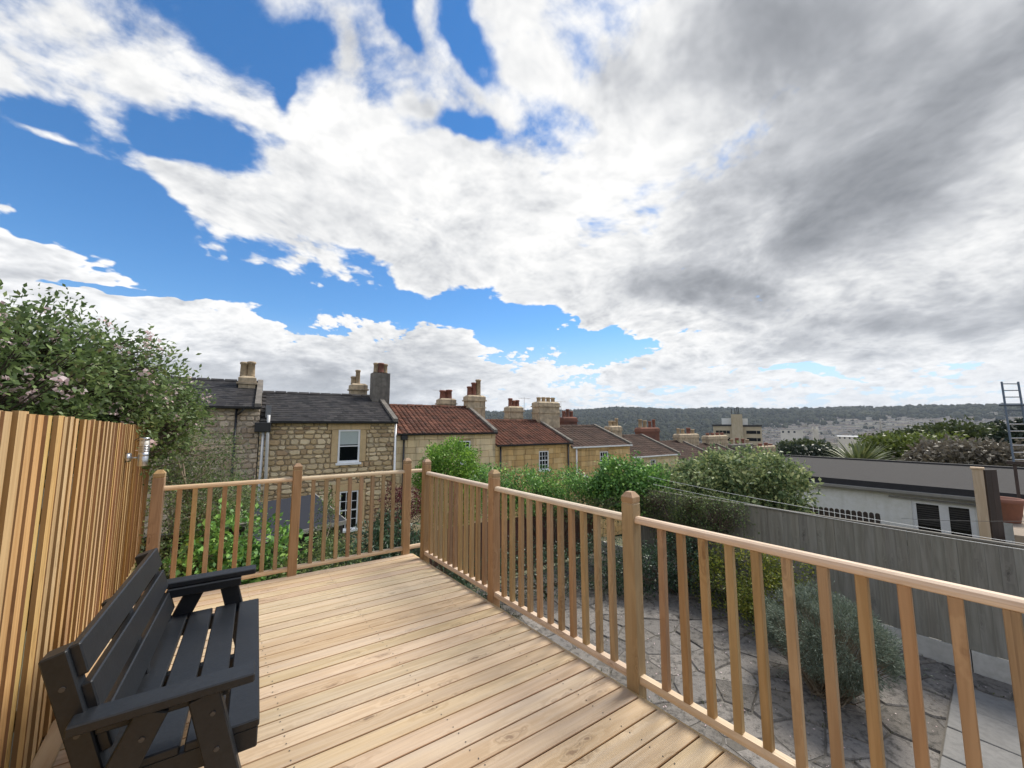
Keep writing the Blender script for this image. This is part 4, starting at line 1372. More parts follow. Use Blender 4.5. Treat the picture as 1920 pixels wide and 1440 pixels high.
for (px_, py_, yl, h_, lab) in ((826, 748, YR + .7, .9, 'small roof aerial beside the two red chimney pots'), (983, 764, YR + .7, 1.0, 'comb aerial above the pale chimney with three red pots'), (1052, 775, YR + .2, 1.2, 'thin aerial pole between pale chimney and brick chimney')):
    a_, z_ = tx(px_, py_, yl)
    P = T0 + UA * a_ + UD * yl
    aerial(P.x, P.y, z_ - .3, lab, h_)

# ---- garden shed below the rubble cottage
pA, pB = at_d(425, 952, 13.2), at_d(592, 936, 14.2)
sx_ = (pB - pA).to_2d().length
sang = math.atan2(pB.y - pA.y, pB.x - pA.x)
gz = float(ground_z(pA.x, pA.y)) - .2
zt = (pA.z + pB.z) / 2
shed = thing('garden_shed', 'dark garden shed with grey felt lean-to roof below the cottage', 'shed', (pA.x, pA.y, gz), sang)
b = MB()
b.box((.12, -1.5, 0), (sx_ - .12, -.05, zt - gz - .45))
b.build('wall', M['shed_wall'], shed)
for i in range(int(sx_ / .14)):
    MB().box((.12 + i * .14, -1.525, .05), (.12 + i * .14 + .13, -1.503, zt - gz - .62)).build('wall_board', M['shed_wall'], shed)
b = MB()
V = [(0, -1.75, zt - gz - .55), (sx_, -1.75, zt - gz - .55), (sx_, .1, zt - gz + .02), (0, .1, zt - gz + .02)]
V += [(v[0], v[1], v[2] + .05) for v in V]
b.add(V, [(0, 3, 2, 1), (4, 5, 6, 7), (0, 1, 5, 4), (1, 2, 6, 5), (2, 3, 7, 6), (3, 0, 4, 7)])
b.build('roof', M['shed_roof'], shed)
b = MB().box((-.01, -1.785, zt - gz - .60), (sx_ + .01, -1.752, zt - gz - .49))
b.build('fascia', M['gutter'], shed)
V = [(sx_ + .002, -1.78, zt - gz - .60), (sx_ + .03, -1.78, zt - gz - .60), (sx_ + .03, .1, zt - gz + .0), (sx_ + .002, .1, zt - gz + .0)]
V += [(v[0], v[1], v[2] + .09) for v in V]
MB().add(V, [(0, 3, 2, 1), (4, 5, 6, 7), (0, 1, 5, 4), (1, 2, 6, 5), (2, 3, 7, 6), (3, 0, 4, 7)]).build('barge_board', M['gutter'], shed)

# ------------------------------------------------------------------ white flat-roofed building beyond the grey fence
BX = 16.0
zg = at_x(1700, 916, BX).z            # gutter height
y1_, y0_ = at_x(1484, 858, 24.5).y, -9.0
zb_ = -4.0
hall = thing('flat_roofed_building', 'white rendered building with flat felt roof and glazed doors', 'building', (BX, 0, zb_))
zz = zg - zb_
dl, dm, dr = at_x(1708, 940, BX).y, at_x(1768, 945, BX).y, at_x(1826, 950, BX).y
dh = at_x(1740, 940, BX).z - zb_
b = MB()
for (a, c, e, g) in ((dl, y1_, 0, zz), (y0_, dr, 0, zz), (dr, dl, dh, zz)):
    b.box((0, a, e), (.25, c, g))
b.box((.25, y0_, 0), (8.6, y1_, zz - .02))
b.build('wall', M['render'], hall)
for i, (a, c) in enumerate(((dm, dl), (dr, dm))):
    f = MB()
    f.box((.04, a, .3), (.10, a + .09, dh)).box((.04, c - .09, .3), (.10, c, dh)).box((.04, a + .09, dh - .09), (.10, c - .09, dh)).box((.04, a + .09, .3), (.10, c - .09, .55))
    d_ = f.build('door', M['white'], hall)
    MB().box((.07, a + .09, .5), (.085, c - .09, dh - .09)).build('pane', M['glass'], d_)
    for j in range(9):
        z_ = dh - .15 - j * .06
        MB().box((.0675, a + .095, z_ - .045), (.0695, c - .095, z_)).build('blind_slat', M['felt'], d_)
MB().box((-.08, dr - .2, dh + .01), (.0, dl + .45, dh + .05)).build('drip_rail', M['gutter'], hall)
rz = zz + .02
b = MB()
V = [(-.12, y0_ - .2, rz - .02), (8.9, y0_ - .2, rz + .0), (8.9, y1_ + .15, rz + .0), (-.12, y1_ + .15, rz - .02)]
V += [(v[0], v[1], v[2] + .10) for v in V]
b.add(V, [(0, 3, 2, 1), (4, 5, 6, 7), (0, 1, 5, 4), (1, 2, 6, 5), (2, 3, 7, 6), (3, 0, 4, 7)])
b.build('roof', M['felt'], hall)
MB().box((-.18, y0_ - .2, rz - .13), (-.122, y1_ + .16, rz + .12)).build('fascia', M['felt_dark'], hall)
MB().box((8.7, y0_ - .2, rz + .09), (8.95, y1_ + .16, rz + .17)).build('parapet', M['felt_dark'], hall)
MB().box((-.12, y1_ + .152, rz - .1), (8.95, y1_ + .22, rz + .2)).build('fascia', M['felt_dark'], hall)
b = MB()
beam(b, (-.24, y0_, zz - .09), (-.24, y1_, zz - .09), gpf := [(-.07, .05), (-.06, -.02), (-.03, -.06), (.03, -.06), (.06, -.02), (.07, .05)])
b.build('gutter', M['gutter'], hall)

# scalloped picket fence in front of it
pk0, pk1 = at_x(1520, 948, 13.0), at_x(1645, 962, 13.0)
pf_ = thing('picket_fence', 'short dark picket fence with rounded tops before the white wall', 'fence', (13.0, pk0.y, -2.9))
n = 13
for i in range(n):
    y_ = (pk1.y - pk0.y) * i / (n - 1)
    top = pk0.z + (pk1.z - pk0.z) * i / (n - 1) + 2.9
    wd = abs(pk1.y - pk0.y) / n * .42
    poly = [(-wd, .0), (wd, .0), (wd, top - wd)] + [(wd * math.cos(a), top - wd + wd * math.sin(a)) for a in (R(30), R(60), R(90), R(120), R(150))] + [(-wd, top - wd)]
    b = MB()
    V = [(-.012, y_ + p_[0], p_[1]) for p_ in poly] + [(.012, y_ + p_[0], p_[1]) for p_ in poly]
    m_ = len(poly)
    b.add(V, [list(range(m_)), list(range(m_, 2 * m_))[::-1]] + [(k, (k + 1) % m_, m_ + (k + 1) % m_, m_ + k) for k in range(m_)])
    b.build('picket', M['dark_board'], pf_)
for zr_ in (.9, 1.9):
    mb = MB()
    beam(mb, (.03, .1, zr_), (.03, pk1.y - pk0.y - .1, zr_), rect(.03, .07))
    mb.build('rail', M['dark_board'], pf_)

# ------------------------------------------------------------------ neighbour's raised terrace at the right edge
NX = 11.0
q0 = at_x(1832, 880, NX)
q1 = at_x(1815, 1010, NX)
zf = at_x(1890, 985, 12.2).z
ter = thing('raised_terrace', 'neighbouring raised terrace with timber end post and dark railings', 'terrace', (NX, q0.y, -2.6))
oy_ = q0.y
pz = q0.z + 2.6
b = MB().box((-.0, -.065, 0), (.11, .065, pz), bev=.006)
b.build('post', M['old_post'], ter)
MB().box((-.02, -.085, pz), (.13, .085, pz + .035), bev=.006).build('post_cap', M['old_post'], ter)
for i in range(2):
    MB().box((0, -.012, 0.2), (.115, .012, pz - .01)).build('screen_board', M['dark_board'], ter, loc=(.12 + i * .098, -.075 - i * .068, 0), rot=(0, 0, R(-35)))
b = MB().box((.25, -4.5, zf + 2.6 - .18), (5.0, -.32, zf + 2.6))
b.build('floor', M['tile_floor'], ter)
b = MB().box((.3, -4.5, 0), (4.9, -.36, zf + 2.6 - .185))
b.build('base_wall', M['dark_board'], ter)
rx_ = 2.6
for i in range(14):
    y_ = -.45 - i * .26
    MB().box((rx_ - .025, y_ - .025, zf + 2.6), (rx_ + .025, y_ + .025, pz - .04)).build('baluster', M['dark_board'], ter)
MB().box((rx_ - .05, -4.5, pz - .04), (rx_ + .05, -.35, pz + .03)).build('handrail', M['dark_board'], ter)
MB().box((rx_ - .03, -4.5, zf + 2.6 + .12), (rx_ + .03, -.5, zf + 2.6 + .18)).build('bottom_rail', M['dark_board'], ter)
pp = at_z(1888, 978, zf)
prof = [(.20, 0), (.215, .02), (.285, .44), (.30, .45), (.31, .46), (.31, .54), (.295, .55), (.275, .54), (.25, .45)]
pot = MB().lathe(prof, (0, 0, 0), 24).build('plant_pot', M['terracotta'], None, True, loc=(pp.x, pp.y, zf))
k_ = (pp - Vector((0, 0, CAM_H))).length / 13.0
pot.scale = (.84, .84, .84)
tag(pot, 'large terracotta plant pot standing on the raised terrace', 'plant pot')

# ------------------------------------------------------------------ washing lines across the garden
for (a, b_, mt, lab, rr) in (((1215, 893), (1935, 1001), 'wire', 'upper white washing line sagging across the right garden', .0032),
                             ((1225, 908), (1935, 1012), 'wire', 'lower white washing line sagging across the right garden', .0032),
                             ((1690, 972), (1935, 977), 'wire_dark', 'thin dark wire crossing before the glazed doors', .003)):
    A_, B_ = at_x(a[0], a[1], 7.9), at_x(b_[0], b_[1], 7.6)
    B2 = B_ + (B_ - A_) * .9
    pts = [A_.lerp(B2, t) - Vector((0, 0, .18 * 4 * t * (1 - t))) * (1 if mt == 'wire' else .3) + Vector((0, 0, .10 * t)) for t in np.linspace(0, 1, 17)]
    tag(MB().tube(pts, rr, 5).build('washing_line', M[mt]), lab, 'washing line', 'lines across the garden')

# ------------------------------------------------------------------ ladder standing behind the terrace railings
l0, l1 = at_d(1878, 716, 13.0), at_d(1909, 716, 13.0)
f0, f1 = at_d(1901, 866, 12.6), at_d(1934, 866, 12.6)
b = MB()
lad = thing('ladder', 'steel ladder rising against the sky at the right edge', 'ladder', ((f0.x + f1.x) / 2, (f0.y + f1.y) / 2, f0.z))
L0 = Vector(lad.location)
MB().tube([f0 - L0, l0 - L0], .017, 6).build('side_rail', M['ladder'], lad)
MB().tube([f1 - L0, l1 - L0], .017, 6).build('side_rail', M['ladder'], lad)
for i in range(12):
    t = (i + .3) / 11.6
    MB().tube([f0.lerp(l0, t) - L0, f1.lerp(l1, t) - L0], .010, 6).build('rung', M['steel'] if i < 7 else M['ladder'], lad)
a_, c_ = f0.lerp(l0, .70) - L0, f1.lerp(l1, .70) - L0
MB().tube([a_ + (a_ - c_) * .4, c_ + (c_ - a_) * .5], .028, 6).build('stand_off_bar', M['ladder'], lad)


# ------------------------------------------------------------------ foliage
def unit(a):
    return a / np.maximum(np.linalg.norm(a, axis=1, keepdims=True), 1e-9)


def leaves_mesh(name, P, outd, L, W, mat_, fold=.25, droop=.0, outw=.6, lvar=.35):
    """one four-cornered folded leaf at each point"""
    n = len(P)
    a = unit(rng.normal(size=(n, 3)) + outd * outw * 1.6 + np.array([0, 0, -droop]))
    s = unit(np.cross(a, unit(rng.normal(size=(n, 3)) + np.array([0, 0, .9]))))
    nn = np.cross(s, a)
    l = (L * (1 + rng.uniform(-lvar, lvar, n)))[:, None]
    w_ = l * W / L * .5
    b0 = P
    V = np.empty((n, 4, 3))
    V[:, 0] = b0
    V[:, 1] = b0 + a * l * .48 + s * w_ + nn * w_ * fold
    V[:, 2] = b0 + a * l - nn * l * .08
    V[:, 3] = b0 + a * l * .48 - s * w_ + nn * w_ * fold
    F = np.arange(4 * n).reshape(n, 4)
    return np_mesh(name, V.reshape(-1, 3), F, mat_)


def crown_pts(blobs, clumps, per, spread, shell=.55, gaps=.0, seed=1.0, flat=1.0):
    """clump centres in the outer part of ellipsoids, then leaf points around them"""
    wts = np.array([b[1][0] * b[1][1] + b[1][0] * b[1][2] for b in blobs], float)
    wts /= wts.sum()
    k = rng.choice(len(blobs), size=int(clumps * (1.6 if gaps else 1.0)), p=wts)
    C = np.array([b[0] for b in blobs], float)[k]
    Rd = np.array([b[1] for b in blobs], float)[k]
    d = unit(rng.normal(size=(len(k), 3)))
    rr = shell + (1 - shell) * rng.uniform(0, 1, len(k)) ** .6
    lump = 1 + .20 * np.sin(d[:, 0] * 5 + k + seed) * np.cos(d[:, 2] * 6 + seed * 2 + d[:, 1] * 4)
    rr = np.where(rng.uniform(0, 1, len(k)) < .07, rr * rng.uniform(1.02, 1.2, len(k)), rr)
    P = C + d * Rd * (rr * lump)[:, None]
    if gaps:
        v = vnoise(P[:, 0] * 3.1 + P[:, 2] * 2.2, P[:, 1] * 3.1 - P[:, 2] * 2.7, seed)
        order = np.argsort(-v + rng.uniform(0, gaps, len(v)))
        P, d = P[order[:clumps]], d[order[:clumps]]
    n = len(P)
    Q = np.repeat(P, per, 0) + rng.normal(size=(n * per, 3)) * spread * np.array([1, 1, flat])
    D = np.repeat(d, per, 0)
    return P, Q, D


def branches(base, targets, mat_, r0, parent, name='trunk', n_main=5, seed=3, r_tip=.004, k=5, wander=.12):
    """tapered limbs from the base that divide towards the target points"""
    base = Vector(base)
    T = [Vector(t) for t in targets]
    rnd_ = random.Random(seed)
    mb = MB()
    cen = sum(T, Vector()) / len(T)
    fork = base.lerp(cen, .35)
    mb.tube([base, base.lerp(fork, .5) + Vector((rnd_.uniform(-.1, .1) * wander * 4, rnd_.uniform(-.1, .1) * wander * 4, 0)), fork], [r0, r0 * .85, r0 * .7], 8)
    mains = rnd_.sample(T, min(n_main, len(T)))
    ends = []
    for m_ in mains:
        mid = fork.lerp(m_, .5) + Vector([rnd_.uniform(-1, 1) * wander for _ in range(3)])
        e = fork.lerp(m_, .85)
        mb.tube([fork, mid, e], [r0 * .6, r0 * .4, r0 * .2], 6)
        ends += [fork.lerp(mid, .6), mid, e, mid.lerp(e, .5)]
    for t in T:
        s = min(ends, key=lambda q: (q - t).length)
        mid = s.lerp(t, .5) + Vector([rnd_.uniform(-1, 1) * wander * .6 for _ in range(3)])
        mb.tube([s, mid, t], [r0 * .16, r0 * .10, r_tip], k, cap=False)
    return mb.build(name, mat_, parent, True)


def plant(name, label, cat, base, blobs, leafmat, clumps, per, spread, L, W, twig=.02, twigmat='twig', n_twigs=60, part='crown', gaps=0.0, seed=1.0,
          group=None, shell=.55, outw=.6, droop=0.0, wander=.12, n_main=5, trunk='stem', fold=.25, flat=1.0):
    base = Vector(base)
    root = thing(name, label, cat, base, 0, group)
    bl = [((Vector(c) - base), r_ if isinstance(r_, (tuple, list)) else (r_, r_, r_)) for c, r_ in blobs]
    bl = [(tuple(c), r_) for c, r_ in bl]
    P, Q, D = crown_pts(bl, clumps, per, spread, shell, gaps, seed, flat)
    o = put(part, leaves_mesh(part, Q, D, L, W, M[leafmat], fold, droop, outw), root)
    if twig:
        idx = rng.choice(len(P), size=min(n_twigs, len(P)), replace=False)
        branches((0, 0, 0), [tuple(P[i]) for i in idx], M[twigmat], twig, root, trunk, n_main, int(seed * 10), wander=wander)
    return root, P, Q


def gpt(p, dz=0.0):
    return (p.x, p.y, float(ground_z(p.x, p.y)) + dz)


# ---- blossom tree behind the fence
bl = [(at_d(-150, 740, 5.3), (1.0, .9, .78)), (at_d(-20, 715, 5.6), (1.0, .9, .74)), (at_d(90, 715, 6.0), (.95, .9, .74)), (at_d(190, 735, 6.4), (.85, .8, .72)),
      (at_d(270, 765, 6.8), (.62, .6, .60)), (at_d(320, 775, 7.0), (.42, .42, .45)), (at_d(60, 800, 6.2), (1.0, .8, .6)), (at_d(230, 820, 6.9), (.7, .6, .5))]
bp = at_d(60, 800, 6.6)
tree, P, Q = plant('blossom_tree', 'tree with pink white blossom rising behind the timber fence', 'tree', gpt(bp), bl, 'leaf_apple', 2300, 13, .075, .058, .028,
                   .09, 'bark', 1100, seed=2.2, gaps=.9, trunk='trunk', n_main=9, wander=.16, shell=.35)
ci = rng.choice(len(P), size=220, replace=False)
ctr = P[ci] + unit(P[ci] - P.mean(0)) * .05
bq = np.repeat(ctr, 15, 0) + rng.normal(size=(len(ctr) * 15, 3)) * .032
put('blossom', leaves_mesh('blossom', bq, unit(rng.normal(size=bq.shape)), .038, .034, M['blossom'], .4, 0, .2), tree)

# ---- fine twiggy shrub between the fence end and the grey cottage
bl = [(at_d(350, 870, 8.0), (.55, .5, .62)), (at_d(385, 930, 7.8), (.6, .5, .6)), (at_d(335, 960, 7.4), (.5, .5, .6)), (at_d(420, 850, 8.0), (.26, .26, .42)), (at_d(425, 925, 8.2), (.35, .35, .5)), (at_d(330, 800, 7.6), (.35, .35, .4))]
b_ = at_d(370, 980, 7.9)
sh1, P, Q = plant('twiggy_shrub', 'tall loose twiggy shrub beside the end of the timber fence', 'shrub', gpt(b_), bl, 'leaf_small', 1000, 12, .07, .038, .017, .045, 'twig_pale', 260, seed=4.4, gaps=.7, shell=.2, n_main=9, wander=.2)
# ---- leafy plants beyond the far railing
for (lab, blp, mt, cl, per, L, W, sd_) in (
    ('broad leaved green shrub beyond the left bay of the far railing', [(at_d(430, 1010, 7.2), (.5, .4, .42)), (at_d(500, 1040, 7.0), (.55, .4, .4)), (at_d(395, 1060, 6.8), (.45, .4, .4)), (at_d(470, 1090, 6.6), (.5, .4, .35))], 'leaf_ivy', 300, 11, .085, .05, 5.1),
    ('mixed low green planting beyond the middle post of the railing', [(at_d(560, 1060, 6.9), (.5, .4, .36)), (at_d(620, 1050, 7.2), (.45, .4, .35)), (at_d(540, 1100, 6.4), (.5, .35, .3)), (at_d(610, 985, 8.6), (.16, .16, .7))], 'leaf_small', 420, 12, .05, .026, 6.2),
    ('dark evergreen shrub beyond the right bay of the far railing', [(at_d(690, 1030, 8.0), (.5, .45, .42)), (at_d(740, 1010, 8.4), (.5, .45, .5)), (at_d(650, 1060, 7.4), (.4, .35, .3)), (at_d(765, 1040, 7.6), (.45, .4, .35))], 'leaf_dark', 420, 12, .10, .026, 7.3),
    ('dull green undergrowth beneath the twiggy shrub by the gate', [(at_d(330, 1060, 7.0), (.5, .4, .35)), (at_d(400, 1000, 8.2), (.5, .4, .5)), (at_d(440, 955, 9.6), (.4, .4, .6))], 'leaf_small', 380, 12, .06, .03, 8.1)):
    c = sum((p_[0] for p_ in blp), Vector()) / len(blp)
    plant('garden_shrub', lab, 'shrub', gpt(c), blp, mt, cl, per, .08, L, W, .03, 'twig', 60, seed=sd_, gaps=.5)

b_ = at_d(512, 1010, 7.9)


def spears(name, label, cat, loc, n, L, W, h0, mat_, spread=1.0, up=.8, group=None):
    root = thing(name, label, cat, loc, 0, group)
    V, F = [], []
    for i in range(n):
        a = random.uniform(0, 2 * math.pi)
        e = random.uniform(.1, 1.0) ** .7 * R(78) * spread
        d = Vector((math.cos(a) * math.sin(e), math.sin(a) * math.sin(e), math.cos(e) * up))
        s = Vector((-math.sin(a), math.cos(a), 0))
        l = L * random.uniform(.65, 1.1)
        b = len(V)
        for t, ww in ((0, .6), (.35, 1.0), (.7, .8), (1.0, .06)):
            p_ = d * l * t + Vector((0, 0, h0 - l * .28 * t * t * math.sin(e)))
            V += [p_ - s * W * ww / 2, p_ + s * W * ww / 2]
        for j in range(3):
            F.append((b + 2 * j, b + 2 * j + 1, b + 2 * j + 3, b + 2 * j + 2))
    put('leaves', np_mesh('leaves', V, np.array(F), M[mat_]), root)
    MB().lathe([(.12, 0), (.09, h0 * .6), (.10, h0 + .02)], (0, 0, 0), 8).build('stem', M['bark'], root)
    return root


spears('spear_leaved_plant', 'spiky sword leaved plant beyond the railing near the shed', 'plant', gpt(b_), 46, 1.0, .035, .9, 'leaf_spear', .7)
# ---- red leaved shrub, round bright shrub
c = at_d(742, 965, 10.2)
plant('red_shrub', 'red leaved shrub beyond the corner of the deck', 'shrub', gpt(c), [(c, (.42, .42, .62)), (at_d(735, 1005, 10.0), (.5, .5, .5)), (at_d(765, 950, 10.4), (.36, .36, .5))], 'leaf_red', 420, 12, .07, .05, .028, .04, 'twig', 60, seed=3.3, gaps=.5)
c = at_d(842, 872, 12.2)
plant('round_shrub', 'rounded bright green shrub before the pale ashlar cottage', 'shrub', gpt(c), [(c, (.80, .8, .72)), (at_d(812, 900, 12.0), (.55, .5, .5)), (at_d(885, 903, 11.8), (.55, .55, .42)), (at_d(845, 945, 11.6), (.9, .8, .6))], 'leaf_bright', 1900, 13, .085, .075, .042, .06, 'twig', 60, seed=1.1, gaps=.15, shell=.6)
# ---- clipped hedge on the brown fence
bl = []
for px_ in range(925, 1150, 22):
    t = (px_ - 925) / 225
    X_ = 5.05 + t * 3.6
    d_ = math.hypot(X_, 7.35 + SK * (X_ - 5.9))
    bl.append((at_d(px_, 906 + 6 * math.sin(px_ * .08), d_), (.38, .38, .30 + .05 * math.sin(px_ * .05))))
    bl.append((at_d(px_, 938, d_), (.34, .34, .30)))
c = at_d(1030, 920, 9.9)
plant('clipped_hedge', 'low clipped hedge along the top of the brown fence', 'hedge', gpt(c), bl, 'leaf_ivy', 1500, 12, .075, .055, .034, .04, 'twig', 110, seed=5.5, gaps=.25, shell=.65, n_main=8)
# lower twiggy side of the hedge
bl = [(at_d(px_, 955, 9.6), (.4, .3, .3)) for px_ in range(940, 1170, 30)]
plant('hedge_base', 'brown twiggy growth between clipped hedge and brown fence', 'hedge', gpt(c), bl, 'leaf_small', 260, 8, .08, .04, .022, .03, 'twig', 220, seed=6.5, n_main=9)
# ---- ivy mass and tall variegated hedge
c = Vector((8.75, 5.85, -.05))
bl = [(at_d(1168, 893, 10.5), (.58, .55, .46)), (at_d(1180, 930, 10.4), (.5, .5, .4)), (at_d(1140, 920, 10.4), (.4, .4, .35)), (at_d(1215, 905, 10.6), (.4, .4, .4))]
plant('ivy_mass', 'domed mass of dark glossy ivy at the fence corner', 'ivy', gpt(c), bl, 'leaf_ivy', 800, 13, .08, .075, .055, .04, 'twig', 90, seed=9.2, gaps=.2, shell=.7)
bl = [(at_d(1250, 908, 11.3), (.7, .7, .42)), (at_d(1300, 902, 11.5), (.8, .8, .50)), (at_d(1355, 896, 11.6), (.85, .9, .58)), (at_d(1415, 898, 11.5), (.85, .9, .62)), (at_d(1462, 918, 11.3), (.55, .6, .60)),
      (at_d(1290, 940, 11.2), (.9, .6, .45)), (at_d(1380, 955, 11.2), (1.0, .6, .45)), (at_d(1450, 965, 11.2), (.66, .6, .45))]
plant('tall_hedge', 'tall pale variegated hedge rising over the grey fence', 'hedge', gpt(at_d(1380, 900, 11.5)), bl, 'leaf_varie', 2100, 13, .10, .095, .055, .06, 'twig', 120, seed=7.7, gaps=.2, shell=.72, n_main=8)
# ---- bare climber on the grey fence
bl = [(at_x(px_, py_, 8.38), (.15, .34, .28)) for px_, py_ in ((1205, 940), (1225, 965), (1270, 975), (1310, 970), (1350, 985), (1250, 1010), (1290, 1030), (1240, 930), (1290, 940), (1335, 948), (1375, 958))]
plant('bare_climber', 'half bare climbing shrub with brown twigs on the grey fence', 'climber', (8.2, 4.3, PZ), bl, 'leaf_small', 950, 8, .07, .042, .024, .045, 'twig', 420, seed=3.9, n_main=9, wander=.22, shell=.1)
# ---- shrubs along the patio
plant('dark_shrub', 'dark small leaved shrub along the far side of the patio', 'shrub', (5.6, 5.9, PZ), [((4.3, 6.3, -1.25), (.6, .45, .5)), ((5.1, 6.1, -1.2), (.65, .45, .55)), ((5.9, 5.8, -1.2), (.65, .5, .58)), ((6.6, 5.4, -1.15), (.6, .5, .6)), ((3.5, 6.5, -1.3), (.6, .4, .45))], 'leaf_dark', 1100, 12, .07, .036, .020, .03, 'twig', 160, seed=2.7, gaps=.3, shell=.6, n_main=9)
plant('dark_shrub', 'grey green shrub against the grey fence beside the patio', 'shrub', (7.7, 4.4, PZ), [((7.4, 4.6, -1.2), (.5, .5, .5)), ((7.9, 4.2, -1.1), (.45, .6, .6)), ((6.9, 5.0, -1.35), (.45, .4, .38))], 'leaf_dark', 520, 12, .07, .05, .028, .03, 'twig', 120, seed=2.1, gaps=.3, shell=.5)
plant('golden_shrub', 'golden green domed shrub against the grey fence', 'shrub', (7.75, 2.95, PZ), [((7.75, 3.05, -1.10), (.62, .75, .62)), ((7.6, 2.6, -1.25), (.55, .55, .5)), ((7.8, 3.5, -1.3), (.5, .5, .45)), ((8.0, 2.45, -.85), (.35, .4, .40))], 'leaf_gold', 900, 13, .07, .042, .024, .03, 'twig', 80, seed=8.3, gaps=.3, shell=.72)


def needle_bush(label, base, blobs, n, L, W, mat_):
    base = Vector(base)
    root = thing('lavender_bush', label, 'bush', base)
    bl = [(tuple(Vector(c_) - base), r_) for c_, r_ in blobs]
    P, Q, D = crown_pts(bl, n, 9, .030, .72, .25, 1.9)
    keep = Q[:, 2] > .32 + rng.normal(size=len(Q)) * .10
    Q, D = Q[keep], D[keep]
    put('foliage', leaves_mesh('foliage', Q, unit(D + np.array([0, 0, .5])), L, W, M[mat_], .1, 0, 1.3), root)
    mb = MB()
    for i in range(420):
        q = P[random.randrange(len(P))]
        s = Vector((random.uniform(-.16, .16), random.uniform(-.16, .16), 0))
        m_ = Vector(q) * .55 + s * .5 + Vector((0, 0, -.05))
        mb.tube([s, m_, Vector(q)], [.010, .006, .002], 3, cap=False)
    mb.build('stems', M['twig_pale'], root)
    return root


needle_bush('grey green lavender bush with woody base on the patio', (6.45, 1.62, PZ), [((6.5, 1.65, -1.10), (.68, .66, .56)), ((6.3, 1.35, -1.0), (.45, .42, .42)), ((6.6, 1.95, -1.15), (.5, .45, .45))], 4600, .045, .0075, 'leaf_lav')

# grass tuft strip and fallen petals on the patio
gpts = np.column_stack([rng.uniform(2.5, 4.6, 5200), rng.uniform(3.6, 6.6, 5200), np.full(5200, PZ)])
gpts = gpts[vnoise(gpts[:, 0] * 2.2, gpts[:, 1] * 2.2, .7) + (gpts[:, 1] - 5.0) * .55 - np.abs(gpts[:, 0] - 3.5) * .3 > rng.uniform(-.4, .6, len(gpts))]
o = put('grass', leaves_mesh('grass', gpts, np.tile([0, 0, 1.0], (len(gpts), 1)), .07, .010, M['grass'], .1, 0, 1.4))
tag(o, 'short rough grass at the edge of the patio', 'grass', kind='stuff')
jp = np.array(JOINTS)
jp = jp[rng.integers(0, len(jp), 5200)] + rng.normal(size=(5200, 2)) * .02
jp = jp[vnoise(jp[:, 0] * 1.3, jp[:, 1] * 1.6, 3.3) > rng.uniform(-.5, .9, len(jp))]
jp = np.column_stack([jp, np.full(len(jp), PZ - .004)])
tag(put('joint_weeds', leaves_mesh('joint_weeds', jp, np.tile([0, 0, 1.0], (len(jp), 1)), .034, .010, M['grass'], .1, 0, 1.0)),
    'moss and tiny weeds in the joints of the patio', 'weeds', kind='stuff')
ppts = np.column_stack([rng.uniform(2.4, 8.4, 900), rng.uniform(-1.5, 6.0, 900), np.full(900, PZ + .012)])
V = leaves_mesh('fallen_petals', ppts, np.zeros((900, 3)), .022, .018, M['blossom'], .1, 0, 0)
co = np.empty(len(V.vertices) * 3, dtype=np.float32)
V.vertices.foreach_get('co', co)
co = co.reshape(-1, 3)
co[:, 2] = PZ + .012 + (co[:, 2] - PZ - .012) * .12
V.vertices.foreach_set('co', co.ravel())
tag(put('fallen_petals', V), 'pale fallen petals scattered over the patio stones', 'petals', kind='stuff')

lp_ = np.column_stack([rng.uniform(2.3, 8.5, 5200), rng.uniform(-2.3, 6.8, 5200), np.full(5200, PZ + .012)])
lp_ = lp_[rng.uniform(0, 1, len(lp_)) < .35 + .5 * (vnoise(lp_[:, 0] * 1.7, lp_[:, 1] * 1.9, 2.7) > .1)]
V = leaves_mesh('leaf_litter', lp_, np.zeros((len(lp_), 3)), .026, .012, M['litter'], .1, 0, 0)
co = np.empty(len(V.vertices) * 3, dtype=np.float32)
V.vertices.foreach_get('co', co)
co = co.reshape(-1, 3)
co[:, 2] = PZ + .013 + (co[:, 2] - PZ - .012) * .25
V.vertices.foreach_set('co', co.ravel())
tag(put('leaf_litter', V), 'dry leaf litter and grit strewn over the patio', 'litter', kind='stuff')

# ---- beyond the flat roof: cabbage palm and trees
c = at_d(1610, 872, 27)
spears('cabbage_palm', 'spiky cabbage palm crown showing above the flat roof', 'palm', (c.x, c.y, c.z - 1.2), 260, 2.5, .12, 1.0, 'leaf_spear', 1.05, .75)
far = [('lime green willow like tree behind the flat roof', (1715, 858), 38, (2.6, 1.5), 'leaf_far_lime', 420),
       ('small lime tree right beside the willow like tree', (1755, 853), 40, (1.7, 1.5), 'leaf_far_lime', 260),
       ('wide olive green tree crown behind the lime trees', (1740, 838), 62, (5.0, 2.0), 'leaf_far', 420),
       ('rounded olive tree crown right of the lime trees', (1795, 830), 58, (4.2, 2.1), 'leaf_far', 420),
       ('tall green tree left of the dark conifer', (1840, 828), 60, (3.6, 2.2), 'leaf_far', 380),
       ('bare budding grey brown tree above the flat roof', (1805, 862), 34, (2.4, .9), 'leaf_far_brown', 320),
       ('low budding tree by the post of the terrace', (1850, 862), 33, (1.7, .8), 'leaf_far_brown', 220),
       ('dark conifer standing behind the ladder', (1915, 832), 44, (2.2, 2.6), 'leaf_far_dark', 320),
       ('narrow dark conifer tip left of the ladder', (1872, 822), 66, (1.5, 2.6), 'leaf_far_dark', 240),
       ('rounded green tree in the valley beside the palm', (1690, 848), 95, (6, 2.2), 'leaf_far', 260),
       ('small green tree in the valley left of the palm', (1500, 844), 120, (5, 2.6), 'leaf_far', 180),
       ('low dark tree in the valley behind the hedge top', (1530, 853), 90, (4, 1.6), 'leaf_far_dark', 160)]
